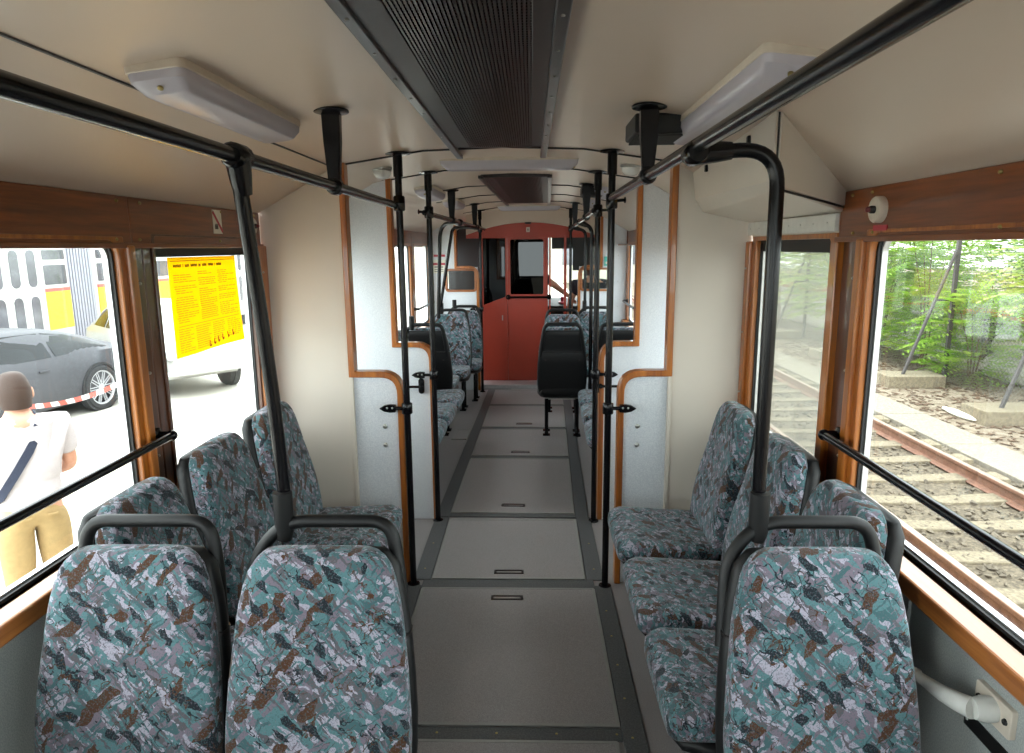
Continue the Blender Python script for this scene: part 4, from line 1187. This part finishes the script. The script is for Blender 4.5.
def plant(name, label, cat, loc, seed, nfr, R, z0, z1, leaf, mat, stems=3, group=None, npair=8):
    rng = random.Random(seed)
    t = thing(name, label, cat, loc, 0, group)
    b = MB(); foliage(rng, nfr, R, z0, z1, leaf, b, npair=npair)
    b.build('foliage', M[mat], t, smooth=0, kind='stuff')
    for k in range(stems):
        a = rng.uniform(0, 6.3); q = R*.45
        MB().tube([(0.04*cos(a), .04*sin(a), -.02), (q*.3*cos(a), q*.3*sin(a), z1*.4), (q*cos(a), q*sin(a), z1*.9)], [.018, .012, .005], 6).build('stem', M['bark'], t)
    return t
SH = 'saplings along the wire fence'
plant('leafy_sapling', 'bushy sapling with feathery leaves in front of the fence, just right of the nearer strut', 'shrub', (7.9, 12.1, G), 1, 330, .9, .1, 1.55, .55, 'leaf', 4, SH)
plant('leafy_sapling', 'tall feathery sapling filling the upper right corner of the big right window', 'shrub', (7.75, 9.4, G), 2, 430, 1.1, 1.55, 3.3, .62, 'leaf2', 4, SH)
plant('leafy_sapling', 'slender sapling by the left edge of the big right window', 'shrub', (7.9, 13.6, G), 3, 620, 1.1, .3, 3.4, .5, 'leaf', 4, SH)
plant('leafy_sapling', 'yellowish sapling seen through the narrow right window', 'shrub', (7.9, 17.6, G), 4, 700, 1.5, .6, 3.6, .6, 'leaf2', 4, SH)
plant('leafy_sapling', 'green sapling behind the pillar between the right windows', 'shrub', (7.9, 15.4, G), 5, 500, 1.2, .2, 3.0, .6, 'leaf', 4, SH)
plant('leafy_sapling', 'sapling beyond the narrow right window toward the front of the tram', 'shrub', (7.9, 21.5, G), 6, 420, 1.6, .4, 3.6, .6, 'leaf', 4, SH)
for k, (x, y, lb) in enumerate(((13.2, 15.0, 'dark leafy tree behind the orange pipe, right window'), (13.4, 19.8, 'leafy tree farther along behind the pipes'), (12.4, 25.5, 'leafy tree behind the narrow right window view'), (13.6, 11.0, 'dark tree behind the tall sapling at right'), (13, 33, 'distant tree toward the front on the right'), (12, 42, 'farthest tree toward the front on the right'), (12.2, 5.5, 'dark tree on the right beyond the window edge'))):
    plant('broadleaf_tree', lb, 'tree', (x, y, G), 20+k, 1100 if k < 4 else 700, 2.9, .5, 5.6, .9, 'leaf3' if k % 2 == 0 else 'leaf', 1, 'trees behind the pipes', npair=7)
t = thing('drainage_sack', 'small white sack lying by the concrete block on the verge', 'sack', (6.15, 9.5, G))
MB().ell((0, 0, .035), .085, .36, .045, 14, 8).build('sack_body', M['paper'], t); MB().ell((0, .36, .035), .04, .06, .03).build('sack_neck', M['paper'], t)

# ---- the other tram on the left
M['tramwhite'] = plain('white_tram_paint', 'b9b8b5', .4)
M['tramyellow'] = plain('yellow_tram_paint', 'b89a22', .4)
M['tramred'] = plain('red_tram_band', 'b0524a', .4)
M['tramglass'] = plain('grey_tram_glass', '55555c', .12, 0, var=.3, scale=3, spec=.8)
M['bellows'] = plain('grey_bellows', '8e8e98', .7)
X = -9.0
t = thing('parked_tram', 'white and yellow tram parked on the left beyond the grey car', 'tram', (X-1.2, 16, G))
LX = lambda x: x - (X-1.2); LZ = lambda z: z - G; LY = lambda y: y - 16
def tb(y0, y1, z0, z1, x0=X-2.3, x1=X): return (LX(x0), LX(x1), LY(y0), LY(y1), LZ(z0), LZ(z1))
b = MB().box(*tb(5, 13.40, -.45, 2.5)); b.box(*tb(14.2, 34, -.45, 2.5))
b.build('car_body', M['tramwhite'], t, bevel=.08, smooth=0)
b = MB()
for k in range(9): b.box(*tb(13.40 + k*.09, 13.40 + k*.09 + .06, -.35, 2.4, X-2.2, X-.05))
b.box(*tb(13.38, 14.2, -.3, 2.35, X-2.15, X-.1)); b.build('bellows', M['bellows'], t, smooth=0)
for y0, y1 in ((12.66, 13.36), (14.25, 20.6), (22.2, 30)):
    MB().box(*tb(y0, y1, .12, .84, X-.1, X+.006)).build('yellow_panel', M['tramyellow'], t, smooth=0)
    MB().box(*tb(y0, y1, .84, .905, X-.1, X+.008)).build('red_band', M['tramred'], t, smooth=0)
for y0 in (12.68, 14.28, 15.3, 16.35, 17.4, 18.45, 19.5, 22.3, 23.4, 24.5, 25.6):
    wy = .62 if y0 < 13 else .8
    b = MB().prism(rrect(LY(y0), LY(y0+wy), LZ(.97), LZ(1.34), .03), 'x', LX(X-.02), LX(X+.006))
    b.prism(rrect(LY(y0), LY(y0+wy), LZ(1.44), LZ(1.62), .03), 'x', LX(X-.02), LX(X+.006))
    b.build('window', M['tramglass'], t, smooth=0)
for dy in (10.9, 20.75):
    for k in range(4):
        y = dy + k*.42
        lf = MB().box(*tb(y, y+.40, -.35, 1.75, X-.06, X+.012)).build('door_leaf', M['tramwhite'], t, bevel=.01, smooth=0)
        b = MB().prism(rrect(LY(y+.09), LY(y+.31), LZ(.95), LZ(1.62), .10), 'x', LX(X-.0), LX(X+.018)); b.prism(rrect(LY(y+.09), LY(y+.31), LZ(.0), LZ(.78), .10), 'x', LX(X-.0), LX(X+.018))
        b.build('door_window', M['tramglass'], lf, smooth=30)
MB().box(*tb(5, 34, -.75, -.42, X-2.1, X-.15)).build('underframe', M['rubber'], t, smooth=0)

# ---- cars
def carbody(label, name, loc, rotz, st, paint, glasspolys, wheels, wr, spokes=10, vintage=False):
    t = thing(name, label, 'car', loc, rotz)
    def prof(y): return [interp([(s[0], s[k]) for s in st], y) for k in range(1, 6)]
    def half(y):
        zl, zb, zt, hb, ht = prof(y)
        zr = max(zt - .04, zb + .01)
        return [(hb*.90, zl), (hb*.985, zl+.10), (hb*1.0, zl + (zb-zl)*.55), (hb*.975, zb), (ht + (hb*.975-ht)*.12, zb + (zr-zb)*.86), (ht*.90, zr+.012), (ht*.5, zt)]
    ys = []
    y = st[0][0]
    while y < st[-1][0] - 1e-6: ys.append(y); y += .12
    ys.append(st[-1][0])
    rings = []
    for y in ys:
        h = half(y); rings.append([(x, y, z) for x, z in h] + [(-x, y, z) for x, z in reversed(h)])
    MB().loft(rings).build('car_body', M[paint], t, smooth=45)
    def sx(y, z):
        h = half(y)
        for (xa, za), (xb, zb2) in zip(h[2:], h[3:]):
            if za <= z <= zb2: return xa + (xb-xa)*(z-za)/max(zb2-za, 1e-5)
        return h[5][0]
    for s in (-1, 1):
        for gp in glasspolys:
            n = len(gp); c = (sum(p[0] for p in gp)/n, sum(p[1] for p in gp)/n)
            vs = [(s*(sx(y, z)+.012), y, z) for y, z in gp] + [(s*(sx(*c)+.022), c[0], c[1])]
            vs += [(s*(sx(y, z)-.02), y, z) for y, z in gp]
            fs = [(i, (i+1) % n, n) for i in range(n)] + [(i, (i+1) % n, n+1+(i+1) % n, n+1+i) for i in range(n)]
            MB().add(vs, fs).build('side_window', M['carglass'], t, smooth=20)
    for y in wheels:
        hb = prof(y)[3]
        for s in (-1, 1):
            x = s*(hb*1.0 + .014)
            w = MB().lathe([(wr*.7, -.10), (wr*.93, -.11), (wr, -.07), (wr, .03), (wr*.94, .07), (wr*.78, .075), (wr*.75, .05), (wr*.74, -.02)], (x - s*.06, y, wr), (s, 0, 0), 36).build('wheel', M['tyre'], t)
            MB().lathe([(wr*1.09, -.10), (wr*1.09, .0), (wr*1.0, .0), (wr*1.0, -.10)], (x - s*.006, y, wr+.01), (s, 0, 0), 36, True).build('wheel_arch', M['tyre'], t)
            r = MB().lathe([(wr*.755, .04), (wr*.755, .062), (wr*.70, .058), (wr*.69, .03)], (x - s*.06, y, wr), (s, 0, 0), 36, True)
            if not vintage:
                for k in range(spokes):
                    a = 2*pi*k/spokes; d = V((0, cos(a), sin(a))); q = V((0, -sin(a), cos(a)))
                    for da in (-.012, .012):
                        r.obox(V((x - s*.02, y, wr)) + d*wr*.40 + q*da*1.5, (.008, 0, 0), d*wr*.31, q*.006)
                r.lathe([(.06, .02), (.06, .045), (.001, .05)], (x - s*.06, y, wr), (s, 0, 0), 16)
            else:
                r.lathe([(wr*.5, .03), (wr*.4, .07), (.001, .085)], (x - s*.06, y, wr), (s, 0, 0), 24)
            r.build('rim', M['rimmetal'], w, smooth=30)
            MB().lathe([(wr*.70, -.05), (wr*.70, -.03)], (x - s*.06, y, wr), (s, 0, 0), 24).build('brake_recess', M['tyre'], w)
    return t
M['carpaint'] = plain('grey_car_paint', '46464b', .45, .1, var=.03, spec=.3)
M['carglass'] = plain('pale_reflecting_car_glass', '0d0f11', .12, 0, var=.1, scale=3, spec=.3)
M['tyre'] = plain('tyre_rubber', '2a2a2c', .8)
M['rimmetal'] = plain('alloy_rim', 'b8b8bc', .4, .3)
M['whitepaint'] = plain('white_car_paint', 'b4b3ae', .3, coat=.5)
st = [(-.98, .42, .66, .70, .72, .58), (-.92, .30, .80, .88, .85, .68), (-.72, .24, .87, .96, .90, .68), (-.42, .20, .90, 1.04, .92, .66), (-.05, .20, .91, 1.17, .93, .66), (.4, .2, .91, 1.29, .93, .68), (.9, .2, .91, 1.35, .93, .69), (1.4, .2, .90, 1.36, .93, .69), (1.9, .2, .90, 1.27, .93, .69), (2.4, .2, .89, 1.06, .92, .68), (2.75, .2, .88, .95, .91, .66), (3.3, .22, .79, .84, .88, .6), (3.62, .28, .66, .72, .80, .58), (3.7, .38, .58, .6, .68, .5)]
gp1 = [(-.30, .945), (-.02, 1.09), (.35, 1.20), (.75, 1.265), (.75, .94)]
gp2 = [(.82, .94), (.82, 1.27), (1.4, 1.285), (1.8, 1.20), (2.15, 1.05), (2.25, .93)]
cgr = carbody('grey saloon car parked behind the man outside the left window', 'grey_car', (-7.38, 10.2, G), pi - .13, st, 'carpaint', [gp1, gp2], (0, 2.85), .345, 10)
b = MB()
for s in (-1, 1): b.prism([(-.90, .66), (-.60, .74), (-.58, .80), (-.88, .78)], 'x', *sorted((s*.80, s*.895)))
b.build_each('tail_light', M['redp'], cgr, smooth=30)
b = MB()
for s in (-1, 1): b.cbox((s*.93, 1.0, .77), (.02, .17, .03))
b.build_each('door_handle', M['carpaint'], cgr, bevel=.006)
st2 = [(-.95, .40, .6, .66, .55, .4), (-.85, .34, .80, .88, .68, .5), (-.5, .3, .95, 1.12, .76, .52), (0, .3, .98, 1.38, .78, .54), (.5, .3, 1.0, 1.50, .79, .56), (1.1, .3, 1.0, 1.52, .79, .57), (1.6, .3, 1.0, 1.42, .79, .56), (1.95, .3, .98, 1.08, .77, .55), (2.4, .3, .92, 1.0, .70, .5), (2.9, .32, .84, .92, .62, .42), (3.1, .4, .7, .76, .5, .36)]
g1 = [(.0, 1.04), (.08, 1.26), (.35, 1.36), (.62, 1.38), (.62, 1.04)]; g2 = [(.70, 1.04), (.70, 1.39), (1.2, 1.39), (1.5, 1.3), (1.62, 1.04)]
cw = carbody('white rounded vintage car parked behind the yellow poster, left side', 'vintage_car', (-7.55, 13.05, G), -2.285, st2, 'whitepaint', [g1, g2], (0, 2.35), .33, vintage=True)
b = MB().tube(arc_path([(-.80, 2.95, .46), (-.72, 3.22, .46), (.72, 3.22, .46), (.80, 2.95, .46)], .15), .045, 10)
b.build('chrome_bumper', M['alu'], cw)
for s in (-1, 1):
    MB().lathe([(.06, -.15), (.105, -.05), (.11, .0), (.09, .03), (.001, .05)], (s*.56, 3.0, .74), (0, 1, 0), 18).build('headlamp', M['alu'], cw)
# barrier tape
M['tape'] = None
g = N('red_white_tape'); vec = g.coord(); sp = g.n('SeparateXYZ'); g.l(vec, sp.inputs[0])
ma = g.n('MATH') if False else g.n('Math', operation='MULTIPLY'); g.l(sp.outputs[0], ma.inputs[0]); ma.inputs[1].default_value = 5
fr = g.n('Math', operation='FRACT'); g.l(ma.outputs[0], fr.inputs[0])
g.fin(g.ramp(fr.outputs[0], [(0, lin('b04a3e')), (.5, lin('c9c5c0'))], 'CONSTANT'), .5); M['tape'] = g.m
pa, pb = V((-6.3, 8.05, -.30)), V((-4.72, 8.05, .09)); L = (pb-pa).length
b = MB(); rings = []
for i in range(25):
    x = L*i/24; sag = -.10*sin(pi*i/24); tw = .3*sin(i*.5)
    rings.append([(x, sin(tw)*.03, sag + cos(tw)*.03), (x, .002+sin(tw)*.03, sag + cos(tw)*.03), (x, .002-sin(tw)*.03, sag - cos(tw)*.03), (x, -sin(tw)*.03, sag - cos(tw)*.03)])
o = b.loft(rings).build('barrier_tape', M['tape'], center=False)
o.matrix_world = Matrix.Translation(pa) @ Matrix.Rotation(0, 4, 'Z') @ Matrix.Rotation(-math.asin((pb-pa).z/L), 4, 'Y')
tag(o, 'red and white striped barrier tape strung in front of the grey car', 'tape')
for q, nm in ((pa, 'far'), (pb, 'near')):
    o = MB().tube([(q.x, q.y, G), (q.x, q.y, q.z+.08)], .02, 8)
    o.lathe([(.16, 0), (.16, .03), (.03, .06)], (q.x, q.y, G), (0, 0, 1), 16)
    tag(o.build('tape_post', M['whitemetal']), 'thin white post with a round foot at the %s end of the barrier tape' % nm, 'post')
# depot building ahead
t = thing('depot_building', 'pale building ahead, seen small through the cab windscreen', 'building', (6, 46, G))
MB().box(-14, 8, 0, 8, 0, 7).build('wall', plain('pale_render', 'a8a294', .9), t, smooth=0)
for k in range(9):
    MB().box(-13+k*2.3, -11.6+k*2.3, -.03, .05, 1.2, 3.0).build('window', M['tramglass'], t, smooth=0)
MB().box(-14.3, 8.3, -.4, 8.3, 7, 7.4).build('roof', M['post'], t, smooth=0)
# ------------------------------------------------------------------ people
def skin(name, pts, edges, mat, parent, root, sub=2):
    """pts: {key: ((x,y,z), r)}"""
    keys = list(pts); idx = {k: i for i, k in enumerate(keys)}
    me = bpy.data.meshes.new(name)
    me.from_pydata([pts[k][0] for k in keys], [(idx[a], idx[b]) for a, b in edges], [])
    o = bpy.data.objects.new(name, me); COL.objects.link(o)
    md = o.modifiers.new('skin', 'SKIN'); md.use_smooth_shade = True
    for k in keys:
        r = pts[k][1]; sv = me.skin_vertices[0].data[idx[k]]
        sv.radius = r if isinstance(r, tuple) else (r, r)
        sv.use_root = (k == root)
    sd_ = o.modifiers.new('subd', 'SUBSURF'); sd_.levels = sub; sd_.render_levels = sub
    me.materials.append(mat); o.parent = parent
    return o
def chain(*ks): return list(zip(ks, ks[1:]))
def hand(pts, ed, side, wrist, palm, d, up, curl=.5):
    """five fingers from the palm; d = pointing direction, up = back of the hand"""
    d = V(d).normalized(); up = V(up).normalized(); lat = d.cross(up) * side; w = V(palm)
    ed += [(wrist, side_k(side, 'palm'))]
    pts[side_k(side, 'palm')] = (tuple(w), (.036, .017))
    for k, (off, L) in enumerate(((-.030, .062), (-.010, .075), (.011, .080), (.031, .070))):
        a = w + d*.035 + lat*off
        p1 = a + d*L*.45 - up*L*.10*curl; p2 = p1 + (d*(1-.5*curl) - up*curl*.8).normalized()*L*.32; p3 = p2 + (d*(1-.9*curl) - up*curl).normalized()*L*.26
        n = side_k(side, 'f%d' % k)
        for j, (q, r) in enumerate(((a, .0095), (p1, .009), (p2, .0085), (p3, .007))): pts[n+str(j)] = (tuple(q), r)
        ed += [(side_k(side, 'palm'), n+'0')] + chain(n+'0', n+'1', n+'2', n+'3')
    n = side_k(side, 'th')
    a = w + lat*.034 - d*.015; p1 = a + lat*.018 + d*.025 - up*.012; p2 = p1 + d*.028 - up*.010
    for j, (q, r) in enumerate(((a, .011), (p1, .010), (p2, .0085))): pts[n+str(j)] = (tuple(q), r)
    ed += [(side_k(side, 'palm'), n+'0')] + chain(n+'0', n+'1', n+'2')
def side_k(s, k): return ('R' if s > 0 else 'L') + k

def person(label, loc, rotz, J, clothes, hairmat='hair', headyaw=0):
    """J overrides joints; the figure faces +Y"""
    t = thing('person', label, 'person', loc, rotz)
    B = {'pelvis': (0, 0, .95), 'spine': (0, .005, 1.10), 'chest': (0, -.005, 1.28), 'upper': (0, -.015, 1.40), 'neck': (0, -.01, 1.485), 'nape': (0, .0, 1.54),
         'skull': (0, .012, 1.615), 'crown': (0, .005, 1.695),
         'Rsh': (.185, -.015, 1.405), 'Rel': (.235, .03, 1.13), 'Rwr': (.12, .25, 1.05), 'Lsh': (-.185, -.015, 1.405), 'Lel': (-.235, .03, 1.13), 'Lwr': (-.12, .25, 1.05),
         'Rhip': (.09, 0, .91), 'Rkn': (.10, .02, .50), 'Ran': (.105, -.02, .085), 'Rtoe': (.115, .14, .035), 'Lhip': (-.09, 0, .91), 'Lkn': (-.10, .02, .50), 'Lan': (-.105, -.02, .085), 'Ltoe': (-.115, .14, .035)}
    B.update(J)
    Rr = {'pelvis': (.155, .105), 'spine': (.135, .095), 'chest': (.155, .105), 'upper': (.135, .085), 'neck': .058, 'nape': .055, 'skull': (.078, .092), 'crown': (.052, .064),
          'sh': .058, 'el': .042, 'wr': .029, 'hip': .088, 'kn': .058, 'an': .040, 'toe': .034}
    rad_ = lambda k: Rr.get(k) or Rr[k[1:]]
    pts = {k: (p, rad_(k)) for k, p in B.items()}
    ed = chain('pelvis', 'spine', 'chest', 'upper', 'neck', 'nape', 'skull', 'crown')
    for s in 'RL':
        ed += chain('upper', s+'sh', s+'el', s+'wr') + chain('pelvis', s+'hip', s+'kn', s+'an', s+'toe')
    for s in (1, -1):
        k = 'R' if s > 0 else 'L'
        d = (V(B[k+'wr']) - V(B[k+'el'])).normalized()
        up = V((0, 0, 1)) if abs(d.z) < .8 else V((s, 0, 0)); up = (up - d*up.dot(d)).normalized()
        hand(pts, ed, s, k+'wr', tuple(V(B[k+'wr']) + d*.065), d, up)
    skin('body', pts, ed, M['skin'], t, 'pelvis')
    # clothes follow the body
    def garment(name, ks, edges, mat, grow, root, ends={}):
        P = {}
        for k in ks:
            r = rad_(k) if k in B else None
            r = tuple(x + grow for x in r) if isinstance(r, tuple) else r + grow
            P[k] = (B[k], r)
        for k, (a, c2, f, r) in ends.items(): P[k] = (tuple(V(B[a]).lerp(V(B[c2]), f)), r)
        return skin(name, P, edges, M[mat], t, root)
    tr = garment('trousers', ['pelvis', 'Rhip', 'Lhip', 'Rkn', 'Lkn', 'Ran', 'Lan'], chain('waist', 'pelvis') + [e for s in 'RL' for e in chain('pelvis', s+'hip', s+'kn', s+'an')], clothes[1], .026, 'pelvis', {'waist': ('pelvis', 'spine', .45, (.178, .138))})
    sh = garment('shirt', ['spine', 'chest', 'upper', 'Rsh', 'Lsh'], chain('hem', 'spine', 'chest', 'upper', 'collar') + chain('upper', 'Rsh', 'Rcuff') + chain('upper', 'Lsh', 'Lcuff'), clothes[0], .034, 'chest',
        {'hem': ('pelvis', 'spine', -.42, (.212, .165)), 'collar': ('upper', 'neck', .85, .070), 'Rcuff': ('Rsh', 'Rel', .72, .068), 'Lcuff': ('Lsh', 'Lel', .72, .068)})
    sk = V(B['skull'])
    Mh = Matrix.Translation(sk) @ Matrix.Rotation(headyaw, 4, 'Z')
    b = MB()
    rings = []
    for i in range(9):       # hair cap: lower at the nape than at the forehead
        a = i/8*pi/2*1.02; r = []
        for k in range(24):
            p = 2*pi*k/24; front = max(0, sin(p)); zlow = -.088 + .135*front**.6
            z = zlow + (.118 - zlow)*sin(a); c2 = max(0, cos(a))**.62 * (.84 + .16*min(1, a/.45))
            r.append((.088*cos(p)*max(c2, .02), (.104*sin(p) - .004)*max(c2, .02), z))
        rings.append(r)
    b.loft(rings); b.xf(Mh); b.build('hair', M[hairmat], t, smooth=80)
    for s in (-1, 1):
        e = MB().ell((s*.083, -.002, -.012), .010, .020, .032, 10, 8); e.xf(Mh); e.build('ear', M['skin'], t)
        e = MB().ell((s*.032, .093, .0), .0125, .009, .0095, 10, 8); e.xf(Mh); ee = e.build('eye', M['eye'], t)
        e = MB().ell((s*.032, .101, .0), .005, .003, .005, 8, 6); e.xf(Mh); e.build('iris', M['hair'], ee)
        e = MB().ell((s*.034, .095, .022), .019, .006, .004, 8, 6); e.xf(Mh); e.build('eyebrow', M[hairmat], t)
    e = MB().loft([[(s_*w, y, z) for s_, y in ((-1, .085), (1, .085), (.5, yo), (-.5, yo))] for w, yo, z in ((.008, .100, .012), (.010, .116, -.015), (.016, .122, -.030), (.014, .098, -.040))]); e.xf(Mh); e.build('nose', M['skin'], t, smooth=80)
    e = MB().ell((0, .094, -.062), .024, .009, .008, 10, 8); e.xf(Mh); e.build('mouth', plain('lips_%d' % len(bpy.data.materials), 'a0604f', .5), t)
    for s in 'RL':
        a = V(B[s+'an']); q = V(B[s+'toe']); d = (q - a); d.z = 0; d.normalize(); lt = V((-d.y, d.x, 0))
        z0 = min(a.z - .085, q.z - .035)
        sh_ = MB(); rings = []
        for f, w, h in ((-.075, .025, .05), (-.06, .036, .085), (0, .040, .10), (.06, .043, .085), (.13, .046, .058), (.185, .038, .045), (.205, .02, .03)):
            c2 = V((a.x, a.y, z0)) + d*f
            rings.append([tuple(c2 + lt*x*w + V((0, 0, z*h))) for x, z in ((-1, 0), (1, 0), (1, .5), (.6, 1), (-.6, 1), (-1, .5))])
        sh_.loft(rings).build('shoe', M['shoe'], t, smooth=60)
    return t
car(NEAR)
man = person('man in a white T-shirt and khaki trousers seen from behind outside the left window', (-2.80, 3.70, G), .86, {}, ('shirt', 'khaki'))
# cross-body strap and belt
pts = []
for (x, y, z) in ((.075, -.03, 1.475), (.06, -.115, 1.40), (.0, -.145, 1.30), (-.08, -.142, 1.18), (-.155, -.09, 1.05), (-.175, .0, 1.0), (-.14, .09, 1.04), (-.05, .135, 1.18), (.04, .125, 1.34), (.075, .06, 1.45), (.08, .0, 1.48)):
    pts.append(V((x, y, z)))
rings = []
n = len(pts)
for i, p in enumerate(pts):
    tg = (pts[(i+1) % n] - pts[i-1]).normalized(); nr = V((p.x*.6, p.y, 0)).normalized(); w = tg.cross(nr).normalized()
    rings.append([p + w*.022 + nr*.004, p - w*.022 + nr*.004, p - w*.022 - nr*.008, p + w*.022 - nr*.008])
MB().loft(rings, caps=False, closed=True).build('shoulder_strap', M['navy'], man, smooth=60)
b = MB(); b.cbox((.075, -.118, .90), (.05, .012, .012)); b.cbox((-.06, -.122, .90), (.06, .01, .01))
b.build_each('pocket_flap', M['khaki'], man)
car(FAR)
seated = {'pelvis': (0, 0, .52), 'spine': (0, -.02, .67), 'chest': (0, -.03, .86), 'upper': (0, -.03, .98), 'neck': (0, -.02, 1.06), 'nape': (0, 0, 1.115), 'skull': (0, .015, 1.19), 'crown': (0, .01, 1.27),
          'Rsh': (.185, -.03, .985), 'Lsh': (-.185, -.03, .985), 'Rel': (.24, .03, .75), 'Rwr': (.20, .25, .72), 'Lel': (-.23, .0, .74), 'Lwr': (-.21, .2, .64),
          'Rhip': (.09, .03, .51), 'Lhip': (-.09, .03, .51), 'Rkn': (.12, .43, .52), 'Lkn': (-.12, .43, .52), 'Ran': (.12, .42, .105), 'Lan': (-.12, .42, .105), 'Rtoe': (.12, .56, .05), 'Ltoe': (-.12, .56, .05)}
s_ = dict(seated); s_.update({'Rsh': (.185, -.03, .985), 'Rel': (.37, .06, .87), 'Rwr': (.53, .18, .74)})
lift = lambda J, dz: {k: (p[0], p[1], p[2] + dz) for k, p in J.items()}
a_ = lift(s_, .28)
for k in ('Ran', 'Lan', 'Rtoe', 'Ltoe'): a_[k] = (seated[k][0], seated[k][1], seated[k][2])
p1 = person('person in a dark shirt reaching an arm across the driver cab', (-.08, 8.25, 0), 0, a_, ('dshirt', 'navy'))
b_ = lift(seated, .16)
for k in ('Ran', 'Lan', 'Rtoe', 'Ltoe'): b_[k] = seated[k]
b_['Lel'] = (-.25, -.03, .98); b_['Lwr'] = (-.27, .02, .74)
person('person in a dark shirt seated at the right of the driver cab, arm hanging down', (.74, 8.25, 0), 0, b_, ('dshirt', 'navy'))
for x, h, lb in ((-.08, .67, 'high stool under the person reaching across the cab'), (.74, .55, 'cab stool under the person seated at right')):
    t = thing('cab_stool', lb, 'stool', (x, 8.25, 0))
    MB().lathe([(.15, 0), (.16, .02), (.03, .05), (.03, h-.13), (.05, h-.11)], seg=18).build('stool_base', M['post'], t)
    MB().lathe([(.14, h-.12), (.17, h-.11), (.17, h-.07), (.14, h-.055), (.001, h-.05)], seg=22).build('stool_seat', M['plastic'], t)

# ------------------------------------------------------------------ camera, sky, output
car(NEAR)
cd = bpy.data.cameras.new('camera'); cam = bpy.data.objects.new('camera', cd); COL.objects.link(cam)
F_ = 683.0; W_, H_ = 1024, 753
cd.sensor_width = 36; cd.lens = 36 * F_ / W_; cd.clip_start = .02; cd.clip_end = 300
pitch = math.atan((H_/2 - 247) / F_); yaw = math.atan((532 - W_/2) * cos(pitch) / F_)
f = V((-sin(yaw)*cos(pitch), cos(yaw)*cos(pitch), -sin(pitch)))
r = f.cross(V((0, 0, 1))).normalized(); u = r.cross(f); a = rad(-.5)
r2 = r*cos(a) + u*sin(a); u2 = u*cos(a) - r*sin(a)
cam.matrix_world = Matrix(((r2.x, u2.x, -f.x, .12), (r2.y, u2.y, -f.y, 0), (r2.z, u2.z, -f.z, 1.6), (0, 0, 0, 1)))
SC.camera = cam

w = bpy.data.worlds.new('overcast_sky'); SC.world = w; w.use_nodes = True; nt = w.node_tree
bg = nt.nodes['Background']
tc = nt.nodes.new('ShaderNodeTexCoord'); sp = nt.nodes.new('ShaderNodeSeparateXYZ'); nt.links.new(tc.outputs['Generated'], sp.inputs[0])
mr = nt.nodes.new('ShaderNodeMapRange'); mr.inputs[1].default_value = -1; mr.inputs[2].default_value = 1; mr.inputs[3].default_value = SKY_L; mr.inputs[4].default_value = SKY_R
nt.links.new(sp.outputs[0], mr.inputs[0]); nt.links.new(mr.outputs[0], bg.inputs['Strength'])
nz = nt.nodes.new('ShaderNodeTexNoise'); nt.links.new(tc.outputs['Generated'], nz.inputs['Vector']); nz.inputs['Scale'].default_value = 2.5; nz.inputs['Detail'].default_value = 5
rp = nt.nodes.new('ShaderNodeValToRGB'); nt.links.new(nz.outputs[0], rp.inputs[0])
rp.color_ramp.elements[0].position = .3; rp.color_ramp.elements[0].color = (.86, .93, 1.0, 1); rp.color_ramp.elements[1].position = .7; rp.color_ramp.elements[1].color = (1, 1, 1, 1)
nt.links.new(rp.outputs[0], bg.inputs['Color'])

SC.view_settings.view_transform = 'Standard'; SC.view_settings.look = 'None'
SC.view_settings.gamma = 1; SC.view_settings.use_curve_mapping = False
SC.view_settings.exposure = EXPOSURE
cy = SC.cycles
cy.max_bounces = 14; cy.diffuse_bounces = 8; cy.glossy_bounces = 4; cy.transparent_max_bounces = 32; cy.transmission_bounces = 6
cy.use_denoising = True; cy.sample_clamp_indirect = 8; cy.caustics_reflective = False; cy.caustics_refractive = False
